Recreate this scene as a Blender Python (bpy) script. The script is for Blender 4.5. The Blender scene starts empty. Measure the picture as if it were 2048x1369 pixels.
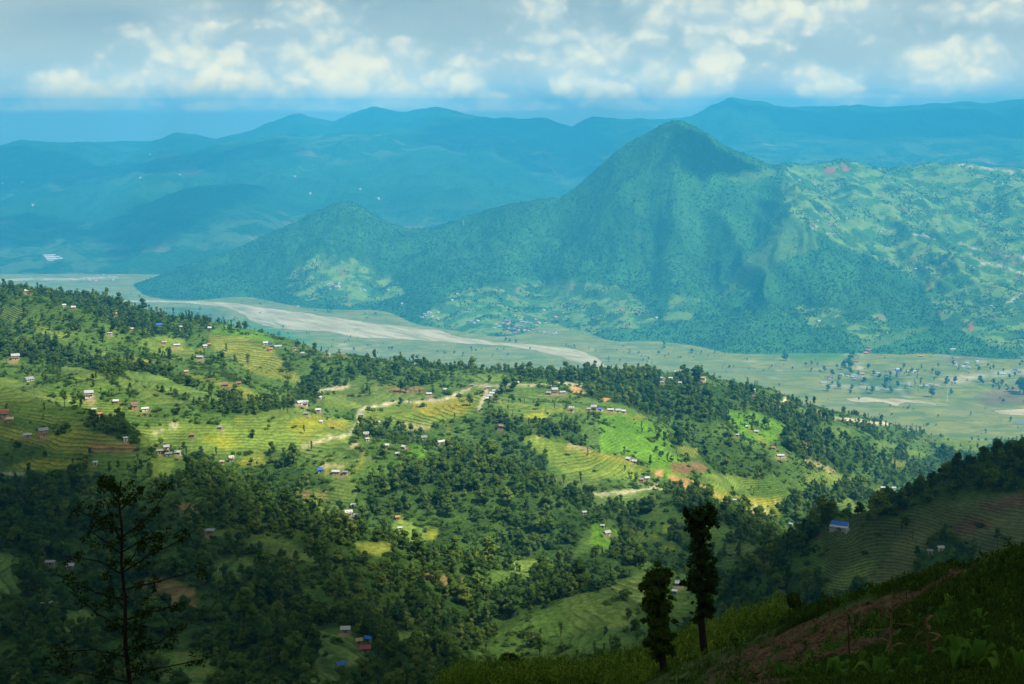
import bpy, bmesh, math, random
import numpy as np
from mathutils import Vector, Matrix

S = bpy.context.scene
COL = S.collection
R = math.radians
random.seed(7)
rng = np.random.default_rng(11)

# ------------------------------------------------------------------ camera
HC = 880.0                      # eye height above the valley floor (m)
FPX, CX, CY = 2813.0, 1024.0, 684.5
PITCH = math.atan((CY - 230.0) / FPX)
cam_d = bpy.data.cameras.new('camera')
cam = bpy.data.objects.new('camera', cam_d)
COL.objects.link(cam)
cam.location = (0, 0, HC)
cam.rotation_euler = (R(90) - PITCH, 0, 0)
cam_d.sensor_width = 36.0
cam_d.lens = 36.0 * FPX / 2048.0
cam_d.clip_start = 0.2
cam_d.clip_end = 80000
S.camera = cam

# ------------------------------------------------------------------ light
SUN_AZ, SUN_EL = 128.0, 55.0    # clockwise from +Y, degrees
SUN_DIR = np.array([math.sin(R(SUN_AZ)) * math.cos(R(SUN_EL)), math.cos(R(SUN_AZ)) * math.cos(R(SUN_EL)), math.sin(R(SUN_EL))])
sun_d = bpy.data.lights.new('sun', 'SUN')
sun_d.energy = 4.8
sun_d.angle = R(0.53)
sun_d.color = (1.0, 0.95, 0.84)
sun = bpy.data.objects.new('sun', sun_d)
COL.objects.link(sun)
sun.location = (0, 0, 3000)
sun.rotation_euler = Vector(-SUN_DIR).to_track_quat('-Z', 'Y').to_euler()

S.view_settings.view_transform = 'Standard'
S.view_settings.look = 'None'
S.view_settings.exposure = 0.85
S.view_settings.gamma = 1.0
S.view_settings.use_curve_mapping = False
S.cycles.max_bounces = 4
S.cycles.diffuse_bounces = 2
S.cycles.glossy_bounces = 1
S.cycles.transmission_bounces = 2
S.cycles.volume_bounces = 0
S.cycles.transparent_max_bounces = 12
S.cycles.use_denoising = True
S.cycles.sample_clamp_indirect = 4.0
S.cycles.caustics_reflective = False
S.cycles.caustics_refractive = False


def cam_ray(px, py):
    """world direction per unit of Y for a photo pixel: (x/y, z/y)"""
    xr = (np.asarray(px, float) - CX) / FPX
    yr = -(np.asarray(py, float) - CY) / FPX
    Y = math.cos(PITCH) + yr * math.sin(PITCH)
    Z = -math.sin(PITCH) + yr * math.cos(PITCH)
    return xr / Y, Z / Y


def at(px, py, d):
    t, s = cam_ray(px, py)
    return t * d, np.asarray(d, float) + 0 * t, HC + s * d


def project(x, y, z):
    dz = z - HC
    dep = y * math.cos(PITCH) - dz * math.sin(PITCH)
    up = y * math.sin(PITCH) + dz * math.cos(PITCH)
    dep = np.maximum(dep, 0.05)
    return CX + FPX * x / dep, CY - FPX * up / dep


# ------------------------------------------------------------------ node helper
class NT:
    def __init__(self, tree):
        self.t = tree
        self.n = tree.nodes
        self.l = tree.links

    def add(self, typ, **kw):
        nd = self.n.new(typ)
        for k, v in kw.items():
            setattr(nd, k, v)
        return nd

    def put(self, sock, v):
        if v is None:
            return
        if hasattr(v, 'is_output') or isinstance(v, bpy.types.NodeSocket):
            self.l.new(v, sock)
        else:
            if sock.type == 'RGBA' and not isinstance(v, (int, float)) and len(v) == 3:
                v = (*v, 1.0)
            sock.default_value = v

    def math(self, op, a, b=None, c=None, clamp=False):
        nd = self.add('ShaderNodeMath', operation=op, use_clamp=clamp)
        self.put(nd.inputs[0], a)
        self.put(nd.inputs[1], b)
        if c is not None:
            self.put(nd.inputs[2], c)
        return nd.outputs[0]

    def vmath(self, op, a, b=None, scale=None):
        nd = self.add('ShaderNodeVectorMath', operation=op)
        self.put(nd.inputs[0], a)
        if b is not None:
            self.put(nd.inputs[1], b)
        if scale is not None:
            self.put(nd.inputs['Scale'], scale)
        return nd.outputs[1] if op in ('LENGTH', 'DISTANCE', 'DOT_PRODUCT') else nd.outputs[0]

    def mix(self, f, a, b, blend='MIX'):
        nd = self.add('ShaderNodeMix', data_type='RGBA', blend_type=blend)
        self.put(nd.inputs[0], f)
        self.put(nd.inputs[6], a)
        self.put(nd.inputs[7], b)
        return nd.outputs[2]

    def noise(self, vec, scale, detail=3.0, rough=0.55, dist=0.0, lac=2.0):
        nd = self.add('ShaderNodeTexNoise')
        if vec is not None:
            self.l.new(vec, nd.inputs['Vector'])
        nd.inputs['Scale'].default_value = scale
        nd.inputs['Detail'].default_value = detail
        nd.inputs['Roughness'].default_value = rough
        nd.inputs['Lacunarity'].default_value = lac
        nd.inputs['Distortion'].default_value = dist
        return nd.outputs[0]

    def ramp(self, f, lo, hi, a=0.0, b=1.0, smooth=True):
        nd = self.add('ShaderNodeMapRange')
        nd.interpolation_type = 'SMOOTHSTEP' if smooth else 'LINEAR'
        self.put(nd.inputs[0], f)
        for i, v in enumerate((lo, hi, a, b)):
            self.put(nd.inputs[i + 1], v)
        return nd.outputs[0]

    def attr(self, name, what=0):
        nd = self.add('ShaderNodeAttribute', attribute_name=name)
        return nd.outputs[what]


# ------------------------------------------------------------------ sky
def build_world():
    w = bpy.data.worlds.new('World')
    S.world = w
    w.use_nodes = True
    w.node_tree.nodes.clear()
    n = NT(w.node_tree)
    out = n.add('ShaderNodeOutputWorld')
    bg = n.add('ShaderNodeBackground')
    bg.inputs['Strength'].default_value = 0.1
    n.l.new(bg.outputs[0], out.inputs[0])
    sky = n.add('ShaderNodeTexSky', sky_type='NISHITA')
    sky.sun_disc = False
    sky.sun_elevation = R(SUN_EL)
    sky.sun_rotation = R(SUN_AZ)
    sky.air_density = 1.0
    sky.dust_density = 1.5
    tc = n.add('ShaderNodeTexCoord')
    d = tc.outputs['Generated']
    sep = n.add('ShaderNodeSeparateXYZ')
    n.l.new(d, sep.inputs[0])
    x, y, z = sep.outputs
    az = n.math('ARCTAN2', x, y)
    el = n.math('ARCSINE', z)
    comb = n.add('ShaderNodeCombineXYZ')
    n.l.new(az, comb.inputs[0])
    n.l.new(n.math('MULTIPLY', el, 1.25), comb.inputs[1])
    p0 = comb.outputs[0]
    # domain warp
    wn = n.add('ShaderNodeTexNoise')
    n.l.new(p0, wn.inputs['Vector'])
    wn.inputs['Scale'].default_value = 26.0
    wn.inputs['Detail'].default_value = 4.0
    wv = n.vmath('SCALE', n.vmath('SUBTRACT', wn.outputs['Color'], (0.5, 0.5, 0.5)), scale=0.026)
    p = n.vmath('ADD', p0, wv)
    # cumulus banks: (photo px, py, half width px, half height px, weight)
    banks = [(150, 200, 120, 44, .85), (260, 185, 80, 36, .75), (390, 130, 80, 82, .85), (470, 165, 90, 70, .75),
             (640, 100, 90, 66, .95), (700, 165, 120, 62, .95), (570, 190, 120, 40, .6), (860, 190, 95, 34, .95),
             (1150, 115, 85, 72, .9), (1200, 180, 130, 38, .65), (1350, 172, 80, 38, .85), (1430, 130, 38, 50, .95),
             (1665, 168, 60, 36, .95), (1930, 130, 110, 48, .75), (1850, 185, 200, 36, .45), (1480, 20, 190, 52, .85), (1100, 15, 44, 44, .65),
             (1700, 55, 150, 56, .5), (1950, 15, 170, 40, .5), (1000, 120, 110, 90, .45), (200, 238, 300, 26, .5), (1000, 205, 170, 30, .6),
             (420, 214, 60, 18, .8), (650, 220, 50, 14, .7), (1260, 208, 70, 18, .85), (1740, 203, 80, 15, .8), (70, 226, 90, 20, .7)]

    def cover(vec, warped):
        tot = None
        for (bx, by, wx, wy, wt) in banks:
            t, s = cam_ray(bx, by)
            ca = math.atan(float(t))
            ce = math.asin(float(s) / math.sqrt(1 + float(t) ** 2 + float(s) ** 2))
            dv = n.vmath('MULTIPLY', n.vmath('SUBTRACT', vec, (ca, ce * 1.25, 0)), (FPX / wx, FPX / wy / 1.25, 0))
            r2 = n.vmath('DOT_PRODUCT', dv, dv)
            g = n.math('DIVIDE', wt, n.math('ADD', n.math('MULTIPLY', n.math('MULTIPLY', r2, r2), .30), n.math('MULTIPLY_ADD', r2, .35, 1.0)))
            tot = g if tot is None else n.math('MAXIMUM', n.math('ADD', n.math('MULTIPLY', tot, 0.35), n.math('MULTIPLY', g, 0.35)), n.math('MAXIMUM', tot, g))
        return tot
    def puffs(vec, hi):
        tot = None
        for sc, wt in ((20.0, .52), (48.0, .31), (115.0, .17))[:3 if hi else 2]:
            v = n.add('ShaderNodeTexVoronoi', feature='SMOOTH_F1')
            n.l.new(vec, v.inputs['Vector'])
            v.inputs['Scale'].default_value = sc
            v.inputs['Smoothness'].default_value = .45
            q = n.math('MULTIPLY', n.math('SUBTRACT', .55, v.outputs['Distance']), wt * 2.0)
            tot = q if tot is None else n.math('ADD', tot, q)
        return tot

    def detail(vec, hi):
        return n.math('ADD', n.math('MULTIPLY', puffs(vec, hi), .46), n.math('MULTIPLY', n.math('SUBTRACT', n.noise(vec, 17.0, 7.0 if hi else 3.0, .54), .5), .60))
    cv = cover(p, True)
    d1 = detail(p, True)
    d2 = detail(n.vmath('ADD', p, (-0.0018, 0.0085, 0.0)), False)
    dens = n.math('ADD', cv, d1)
    body = n.ramp(dens, 0.20, 0.66)
    lit = n.math('ADD', n.math('MULTIPLY', n.math('SUBTRACT', d1, d2), 2.1), n.math('MULTIPLY', n.math('SUBTRACT', dens, 0.66), 0.55))
    lit = n.ramp(lit, -0.30, 0.52)
    # thin high veil everywhere (an almost overcast monsoon sky), softly mottled
    veil_n = n.noise(n.vmath('MULTIPLY', p0, (1.0, 1.7, 1.0)), 9.0, 5.0, 0.5, 0.3)
    veil = n.mix(n.ramp(veil_n, 0.32, 0.7), (1.6, 2.45, 2.9), (2.6, 3.25, 3.35))
    veil = n.mix(n.ramp(el, 0.075, 0.0), veil, (5.2, 5.4, 4.7))
    base = n.mix(0.80, sky.outputs[0], veil)
    low = n.ramp(el, 0.006, 0.05)
    cloud = n.mix(lit, n.mix(low, (8.0, 7.0, 4.9), (3.3, 4.0, 4.05)), n.mix(low, (14.0, 10.2, 4.6), (6.3, 6.0, 4.5)))
    # only the air above the horizon carries cloud
    up = n.ramp(el, -0.004, 0.007)
    front = n.math('MULTIPLY', body, up)
    bg2 = n.add('ShaderNodeBackground')
    bg2.inputs['Strength'].default_value = 0.1
    n.l.new(n.mix(front, base, cloud), bg2.inputs['Color'])
    n.l.new(base, bg.inputs['Color'])
    # the cumulus band lies low over the far mountains; higher up there is only the veil
    band = n.math('MULTIPLY', n.ramp(el, 0.20, 0.11), n.math('MULTIPLY', n.ramp(el, 0.0, 0.004), n.math('GREATER_THAN', y, 0.3)))
    ms_ = n.add('ShaderNodeMixShader')
    n.l.new(band, ms_.inputs[0])
    n.l.new(bg.outputs[0], ms_.inputs[1])
    n.l.new(bg2.outputs[0], ms_.inputs[2])
    n.l.new(ms_.outputs[0], out.inputs[0])


build_world()


# ------------------------------------------------------------------ noise (numpy)
def _hash(ix, iy, seed):
    h = (ix.astype(np.int64) * 374761393 + iy.astype(np.int64) * 668265263 + seed * 974711) & 0xFFFFFFFF
    h = ((h ^ (h >> 13)) * 1274126177) & 0xFFFFFFFF
    h = h ^ (h >> 16)
    return (h & 0xFFFF) / 65535.0


def vnoise(x, y, seed=0):
    ix = np.floor(x)
    iy = np.floor(y)
    fx = x - ix
    fy = y - iy
    fx = fx * fx * fx * (fx * (fx * 6 - 15) + 10)
    fy = fy * fy * fy * (fy * (fy * 6 - 15) + 10)
    a = _hash(ix, iy, seed)
    b = _hash(ix + 1, iy, seed)
    c = _hash(ix, iy + 1, seed)
    d = _hash(ix + 1, iy + 1, seed)
    return (a + (b - a) * fx) * (1 - fy) + (c + (d - c) * fx) * fy


def fbm(x, y, octs=4, seed=0, gain=0.5):
    s = 0
    a = 1.0
    tot = 0
    ca, sa = math.cos(0.6), math.sin(0.6)
    for i in range(octs):
        s = s + a * vnoise(x, y, seed + i * 17)
        tot += a
        a *= gain
        x, y = (x * ca - y * sa) * 2.03 + 3.1, (x * sa + y * ca) * 2.03 + 7.7
    return s / tot


def ridged(x, y, octs=4, seed=0, gain=0.5):
    s = 0
    a = 1.0
    tot = 0
    ca, sa = math.cos(0.6), math.sin(0.6)
    for i in range(octs):
        s = s + a * (1 - np.abs(2 * vnoise(x, y, seed + i * 13) - 1))
        tot += a
        a *= gain
        x, y = (x * ca - y * sa) * 2.03 + 3.1, (x * sa + y * ca) * 2.03 + 7.7
    return s / tot


def sstep(a, b, x):
    t = np.clip((x - a) / (b - a), 0, 1)
    return t * t * (3 - 2 * t)


class TPS:
    def __init__(self, P, z, lam=1e-4):
        P = np.asarray(P, float)
        n = len(P)
        self.P = P
        K = self.phi(np.linalg.norm(P[:, None] - P[None], axis=2)) + lam * np.eye(n)
        Q = np.c_[np.ones(n), P]
        A = np.zeros((n + 3, n + 3))
        A[:n, :n] = K
        A[:n, n:] = Q
        A[n:, :n] = Q.T
        self.c = np.linalg.solve(A, np.r_[z, 0, 0, 0])

    @staticmethod
    def phi(r):
        return r * r * np.log(r + 1e-9)

    def __call__(self, u, v):
        sh = u.shape
        u = u.ravel()
        v = v.ravel()
        n = len(self.P)
        out = np.full(u.shape, self.c[n]) + self.c[n + 1] * u + self.c[n + 2] * v
        for i in range(n):
            r2 = (u - self.P[i, 0]) ** 2 + (v - self.P[i, 1]) ** 2
            out += self.c[i] * 0.5 * r2 * np.log(r2 + 1e-18)
        return out.reshape(sh)


# ------------------------------------------------------------------ the land, layer by layer
class Fan:
    """height sheet on a fan grid: columns of constant x/y, rows of growing y"""
    def __init__(self, t0, t1, nt, y0, y1, ny):
        self.t0, self.t1, self.nt = t0, t1, nt
        self.l0, self.l1, self.ny = math.log(y0), math.log(y1), ny
        self.t = np.linspace(t0, t1, nt)
        self.y = np.exp(np.linspace(self.l0, self.l1, ny))
        self.T, self.Y = np.meshgrid(self.t, self.y)
        self.X = self.T * self.Y

    def sample(self, x, y):
        x = np.asarray(x, float)
        y = np.maximum(np.asarray(y, float), 0.01)
        a = (x / y - self.t0) / (self.t1 - self.t0) * (self.nt - 1)
        b = (np.log(y) - self.l0) / (self.l1 - self.l0) * (self.ny - 1)
        ok = (a >= 0) & (a <= self.nt - 1) & (b >= 0) & (b <= self.ny - 1)
        a = np.clip(a, 0, self.nt - 1.001)
        b = np.clip(b, 0, self.ny - 1.001)
        i = a.astype(int)
        j = b.astype(int)
        fa = a - i
        fb = b - j
        Z = self.Z
        z = (Z[j, i] * (1 - fa) + Z[j, i + 1] * fa) * (1 - fb) + (Z[j + 1, i] * (1 - fa) + Z[j + 1, i + 1] * fa) * fb
        return np.where(ok, z, -1e6)


def ctrl(pts, raw=()):
    """photo control points (px, py, distance) -> thin plate over (x/y, ln y)"""
    P, Z = [], []
    for (px, py, d) in pts:
        t, s = cam_ray(px, py)
        P.append((float(t) * 4, math.log(d)))
        Z.append(HC + float(s) * d)
    for (t, y, z) in raw:
        P.append((t * 4, math.log(y)))
        Z.append(z)
    return TPS(P, np.array(Z))


def crest_fn(pts):
    t = np.array([float(cam_ray(a, b)[0]) for a, b, c in pts])
    d = np.array([c for a, b, c in pts], float)
    return lambda T: np.interp(T, t, d)


def with_crest(fan, tps, cd, slope, soft=60.0):
    dc = cd(fan.T)
    ye = np.minimum(fan.Y, dc)
    z = tps(fan.T * 4, np.log(ye))
    s = fan.Y - ye
    return z - slope * s * s / (s + soft), s, dc


# --- the middle hill: terraced spurs
MID_CREST = [(-1400, 560, 2100), (-700, 565, 2100), (-300, 570, 2100), (0, 577, 2080), (200, 602, 2060), (350, 640, 1980), (460, 665, 1920), (560, 690, 1860), (650, 706, 1820), (760, 727, 1760),
             (900, 747, 1720), (1000, 755, 1690), (1100, 757, 1710), (1250, 757, 1750), (1400, 760, 1860), (1450, 768, 1920), (1530, 790, 2000), (1600, 817, 2080),
             (1750, 848, 2350), (1900, 880, 2800), (2048, 892, 2750), (2400, 900, 2800), (3200, 900, 2800)]
MID = [p for p in MID_CREST[2:-2]] + [
    (-300, 700, 1500), (-300, 900, 1040), (-300, 1050, 840), (-300, 1369, 600),
    (0, 700, 1495), (0, 800, 1225), (0, 900, 1040), (0, 1050, 845), (0, 1369, 600), (0, 1200, 715),
    (350, 1369, 600), (350, 1200, 750), (350, 1050, 900), (350, 940, 1050), (350, 850, 1250), (350, 750, 1530),
    (700, 1369, 610), (700, 1250, 720), (700, 1150, 850), (700, 1050, 980), (700, 950, 1130), (700, 850, 1340), (700, 800, 1460), (700, 760, 1600),
    (1000, 1330, 700), (1000, 1230, 850), (1000, 1100, 965), (1000, 1000, 1100), (1000, 900, 1290), (1000, 810, 1490),
    (1250, 1250, 800), (1250, 1150, 990), (1250, 1050, 1130), (1250, 950, 1290), (1250, 850, 1480),
    (1450, 1080, 1240), (1450, 1000, 1370), (1450, 900, 1560), (1450, 820, 1760),
    (1600, 1020, 1540), (1600, 950, 1680), (1600, 870, 1870), (1750, 980, 1900), (1750, 900, 2100),
    (1900, 940, 2300), (2048, 940, 2300)]
MID_RAW = [(-0.5, 130, 800), (-0.2, 130, 800), (0, 130, 800), (.2, 130, 800), (.5, 130, 800), (-.5, 300, 735), (-.2, 300, 725), (0, 300, 715), (.2, 300, 705), (.5, 300, 720),
           (.15, 600, 610), (.25, 600, 600), (.4, 600, 610), (.25, 1000, 500), (.4, 1000, 500), (.25, 1400, 430), (.4, 1500, 420)]
mid = Fan(-0.62, 0.62, 1150, 118, 4600, 900)
_z, _s, _dc = with_crest(mid, ctrl(MID, MID_RAW), crest_fn(MID_CREST), 0.42, 150.0)
_u = 0.75 * mid.X + 0.66 * mid.Y
_w = fbm(mid.X / 420, mid.Y / 420, 3, 5)
_ph = _u / 235.0 + 1.9 * _w
_tri = np.abs((_ph % 1.0) * 2 - 1)
_cor = (sstep(0, 1, _tri) - 0.5)
_k = sstep(550, 900, mid.Y) * (0.25 + 0.75 * sstep(0, 260, _dc - mid.Y))
_k = _k * (1 - 0.5 * sstep(1900, 2600, mid.Y))
MIDZS = _z + 34 * _cor * _k + (fbm(mid.X / 170, mid.Y / 170, 4, 31) - 0.5) * 30 * (0.35 + 0.65 * _k) + (fbm(mid.X / 38, mid.Y / 38, 3, 9) - 0.5) * 4.0
mid.Z = MIDZS

# --- the dark spur on the right
SPUR_CREST = [(1180, 1290, 990), (1300, 1250, 975), (1400, 1215, 950), (1440, 1195, 935), (1490, 1155, 915), (1550, 1110, 895), (1600, 1080, 880), (1640, 1050, 880), (1700, 1036, 890), (1760, 1022, 900),
              (1850, 985, 915), (1950, 935, 930), (2048, 905, 940), (2200, 880, 950), (2600, 840, 960), (3200, 800, 960)]
SPUR = SPUR_CREST[:-1] + [(1680, 1062, 862), (1650, 1120, 845), (1600, 1180, 825), (1500, 1250, 800), (1750, 1150, 832), (1750, 1250, 790), (1900, 1150, 820), (1900, 1050, 868), (2048, 1150, 800), (2048, 1020, 870),
                          (2300, 1150, 780), (2300, 1000, 860), (1900, 1250, 770), (1350, 1330, 800), (2600, 1150, 770)]
spur = Fan(0.05, 0.66, 620, 560, 1500, 300)
_z, _s, _dc = with_crest(spur, ctrl(SPUR), crest_fn(SPUR_CREST), 0.62, 60.0)
_z = _z + (fbm(spur.X / 110, spur.Y / 110, 4, 77) - 0.5) * 16 * sstep(10, 90, np.abs(_dc - spur.Y)) + (fbm(spur.X / 22, spur.Y / 22, 3, 78) - 0.5) * 2.5
spur.Z = _z - 0.02 * np.maximum(0, 700 - spur.Y) ** 1.3

# --- the big wooded hill across the river
BIG_CREST = [(-200, 660, 6900), (100, 620, 7100), (215, 585, 7250), (300, 560, 7350), (400, 522, 7450), (500, 480, 7500), (580, 448, 7500), (640, 422, 7480), (690, 404, 7450), (730, 420, 7400), (780, 447, 7350), (830, 462, 7300),
             (900, 447, 7250), (960, 425, 7200), (1010, 410, 7150), (1080, 402, 7100), (1150, 377, 7050), (1200, 335, 7000), (1240, 298, 6950), (1290, 272, 6900), (1325, 250, 6880), (1350, 240, 6870), (1375, 244, 6870), (1410, 266, 6890),
             (1450, 293, 6930), (1500, 314, 7000), (1540, 326, 7100), (1600, 326, 7250), (1680, 322, 7350), (1760, 330, 7400), (1850, 331, 7400), (1950, 326, 7350), (2048, 337, 7300), (2300, 330, 7300), (2700, 380, 7300), (3200, 420, 7300)]
BIG = BIG_CREST + [
    # foot of the hill (on the valley floor, a little below it)
    (-200, 640, 6300), (215, 606, 6640), (400, 607, 6640), (600, 622, 6420), (700, 632, 6290), (820, 660, 5860), (900, 676, 5650), (1050, 690, 5480), (1200, 698, 5390), (1450, 722, 5110), (1600, 722, 5110), (1720, 722, 5110),
    (1800, 738, 4940), (2048, 740, 4940), (2300, 745, 4900), (2600, 745, 4900), (3000, 760, 4800),
    # ribs and hollows of the front face
    (500, 560, 7050), (690, 520, 6900), (620, 560, 6750), (760, 560, 6750), (830, 560, 6650), (900, 580, 6350), (960, 520, 6750), (1000, 600, 6120),
    (1080, 540, 6600), (1150, 480, 6650), (1200, 560, 6250), (1250, 420, 6600), (1300, 500, 6350), (1350, 350, 6550), (1400, 430, 6480), (1350, 600, 5850), (1250, 640, 5730),
    (1460, 400, 6500), (1500, 470, 6330), (1560, 440, 6200), (1590, 425, 6270), (1540, 380, 6650), (1500, 560, 5880), (1450, 640, 5560), (1600, 560, 5800), (1650, 520, 5960), (1600, 650, 5430), (1700, 640, 5480), (1760, 600, 5700),
    (1830, 640, 5620), (1780, 690, 5280), (1850, 580, 5900), (1700, 500, 6300), (1700, 420, 6700), (1640, 370, 7000), (1800, 500, 6350), (1800, 400, 6900), (1950, 600, 5750), (1950, 500, 6300), (1950, 420, 6800), (2048, 650, 5450), (2048, 520, 6200), (2200, 600, 5800), (2200, 450, 6600)]
big = Fan(-0.5, 0.66, 1000, 4650, 9600, 360)
_z, _s, _dc = with_crest(big, ctrl(BIG), crest_fn(BIG_CREST), 0.5, 220.0)
_a = sstep(0, 500, _dc - big.Y) * sstep(0, 200, _z)
_wx = (fbm(big.X / 500, big.Y / 500, 3, 41) - 0.5) * 420
_rib = ridged((big.X + 0.25 * big.Y + _wx) / 330, big.Y / 1500, 4, 51, 0.55)
_z = _z + (_rib - 0.62) * 155 * (0.12 + 0.88 * _a) * sstep(-10, 140, _z) + (fbm(big.X / 130, big.Y / 130, 4, 52) - 0.5) * 34 * sstep(-10, 80, _z)
_z = _z + (fbm(big.X / 45, big.Y / 45, 3, 53) - 0.5) * 12 * sstep(-10, 60, _z)
big.Z = np.where(_z < 2, np.minimum(_z, 2) * 1.0 - 1.5, _z)


# --- far ranges
def far_range(crest, base_y, t0, t1, nt, y1, ny, seed, amp, power=0.9, back=0.45):
    f = Fan(t0, t1, nt, base_y, y1, ny)
    tc = np.array([float(cam_ray(a, b)[0]) for a, b, c in crest])
    dc = np.interp(f.T, tc, [c for a, b, c in crest])
    zc = np.interp(f.T, tc, [HC + float(cam_ray(a, b)[1]) * c for a, b, c in crest])
    q = np.clip((f.Y - base_y) / (dc - base_y), 0, 1)
    z = zc * q ** power
    s = np.maximum(0, f.Y - dc)
    z = z - back * s * s / (s + 300)
    wx = (fbm(f.X / 900, f.Y / 900, 3, seed) - 0.5) * 900
    rib = ridged((f.X + wx) / 800, f.Y / 2200, 5, seed + 3, 0.55) - 0.6
    edge = sstep(0.0, 0.22, q) * (0.10 + 0.90 * sstep(0, 900, np.abs(dc - f.Y)))
    f.Z = z + rib * amp * edge + (fbm(f.X / 260, f.Y / 260, 4, seed + 9) - 0.5) * amp * 0.24 * sstep(0.02, .2, q) - 6
    return f


far_front = far_range([(-1200, 430, 10000), (-300, 430, 10000), (0, 432, 10000), (90, 428, 10000), (160, 436, 9900), (230, 428, 9900), (300, 398, 9900), (370, 374, 9900), (440, 366, 9900), (510, 372, 9900), (580, 392, 10000), (660, 402, 10100), (760, 425, 10200), (840, 440, 10300), (1000, 470, 10300), (1400, 480, 10300), (2000, 480, 10300)],
                      7800, -0.6, 0.36, 460, 12500, 170, 201, 190, 0.85)
far_mid = far_range([(-1200, 330, 12500), (-300, 338, 12500), (0, 352, 12500), (120, 345, 12500), (230, 336, 12500), (300, 322, 12500), (380, 300, 12500), (470, 284, 12500), (560, 272, 12500), (650, 268, 12500), (720, 262, 12600), (820, 258, 12600), (900, 262, 12700), (980, 268, 12700), (1060, 290, 12700), (1150, 300, 12700), (1250, 300, 12600), (1400, 290, 12500), (1600, 280, 12500), (1800, 275, 12500), (2048, 272, 12500), (2600, 270, 12500), (3300, 280, 12500)],
                    8600, -0.6, 0.66, 560, 14500, 190, 301, 260, 0.8)
far_back = far_range([(-1200, 300, 15500), (-300, 296, 15500), (0, 289, 15500), (45, 280, 15500), (130, 285, 15500), (220, 284, 15500), (300, 281, 15500), (350, 264, 15500), (400, 270, 15500), (430, 277, 15500), (500, 262, 15400), (545, 246, 15400), (600, 228, 15400), (630, 233, 15400), (665, 241, 15400), (700, 228, 15400), (745, 212, 15400), (775, 218, 15400), (810, 223, 15400), (870, 216, 15400), (920, 224, 15400), (980, 236, 15300), (1040, 240, 15300), (1090, 238, 15300), (1145, 251, 15200), (1185, 233, 15200), (1240, 237, 15200),
                      (1330, 239, 15000), (1385, 228, 14800), (1420, 208, 14800), (1462, 193, 14800), (1480, 198, 14800), (1525, 203, 14800), (1550, 211, 14800), (1620, 214, 14800), (1700, 210, 14800), (1770, 213, 14800), (1850, 206, 14800), (1950, 202, 14800), (2048, 199, 14800), (2600, 190, 14800), (3300, 220, 14800)],
                     9500, -0.62, 0.68, 900, 20500, 210, 401, 250, 0.85, 0.30)

# --- the near slope below the camera (a square grid)
NEAR = [(1900, 1369, 11), (2048, 1369, 9), (2048, 1250, 20), (1700, 1369, 13.5), (1600, 1369, 20), (1500, 1369, 30), (1850, 1190, 56), (2048, 1100, 44), (1950, 1145, 50), (1650, 1222, 62), (1520, 1292, 72), (1560, 1330, 48), (1700, 1290, 35),
        (1900, 1280, 22), (1800, 1240, 40), (1330, 1398, 76), (1415, 1352, 77), (1380, 1380, 76), (1460, 1338, 78), (1280, 1395, 82), (1330, 1352, 96), (1415, 1318, 96), (1240, 1400, 84), (1100, 1369, 100), (1250, 1350, 104), (1400, 1305, 104), (1500, 1275, 98), (1580, 1250, 84), (900, 1384, 106), (700, 1420, 104), (1200, 1450, 60), (900, 1480, 60), (1450, 1420, 45),
        (500, 1500, 88), (250, 1520, 74), (0, 1520, 68), (-400, 1500, 64), (2400, 1000, 36), (2400, 1250, 15), (500, 1650, 40), (0, 1700, 40), (-400, 1700, 36), (2100, 1420, 6.5)]
_np, _nz = [], []
for (px, py, d) in NEAR:
    X_, Y_, Z_ = at(px, py, d)
    _np.append((float(X_) / 20, d / 20))
    _nz.append(float(Z_))
for (px, py, d) in [(-400, 1500, 64), (0, 1520, 68), (250, 1520, 74), (500, 1500, 88), (700, 1420, 104), (900, 1384, 106), (1100, 1369, 108), (1250, 1330, 110), (1400, 1292, 108), (1520, 1268, 102), (1600, 1245, 84), (1650, 1222, 64), (1850, 1190, 58), (2048, 1100, 46), (2400, 1000, 38)]:
    X_, Y_, Z_ = at(px, py, d)
    for m in (1.22, 1.6):
        _np.append((float(X_) * m / 20, d * m / 20))
        _nz.append(float(Z_) - (m - 1) * d * (0.72 if m < 1.5 else 0.66))
for (x, y, z) in [(0, 0, -1.75), (3, 0, -1.3), (-6, 0, -2.6), (0, 4, -2.6), (4, 4, -2.2), (0, -12, 1.5), (10, -12, 3), (-20, -10, -3), (30, 0, 4), (-30, 10, -12), (-60, 10, -20), (60, 5, 6), (60, -15, 12), (-60, -15, -10), (0, -30, 6), (60, -30, 16), (-60, -30, -5)]:
    _np.append((x / 20, y / 20))
    _nz.append(HC + z)
near_tps = TPS(_np, np.array(_nz), 1e-3)
NX0, NX1, NY0, NY1, NSP = -80.0, 80.0, -28.0, 175.0, 0.4
near_x = np.arange(NX0, NX1 + .01, NSP)
near_y = np.arange(NY0, NY1 + .01, NSP)
NXg, NYg = np.meshgrid(near_x, near_y)
NZg = near_tps(NXg / 20, NYg / 20)
NZg = NZg + (fbm(NXg / 7, NYg / 7, 4, 91) - 0.5) * .6 * sstep(3, 14, np.hypot(NXg, NYg)) + (fbm(NXg / 1.3, NYg / 1.3, 2, 92) - 0.5) * 0.16


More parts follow.
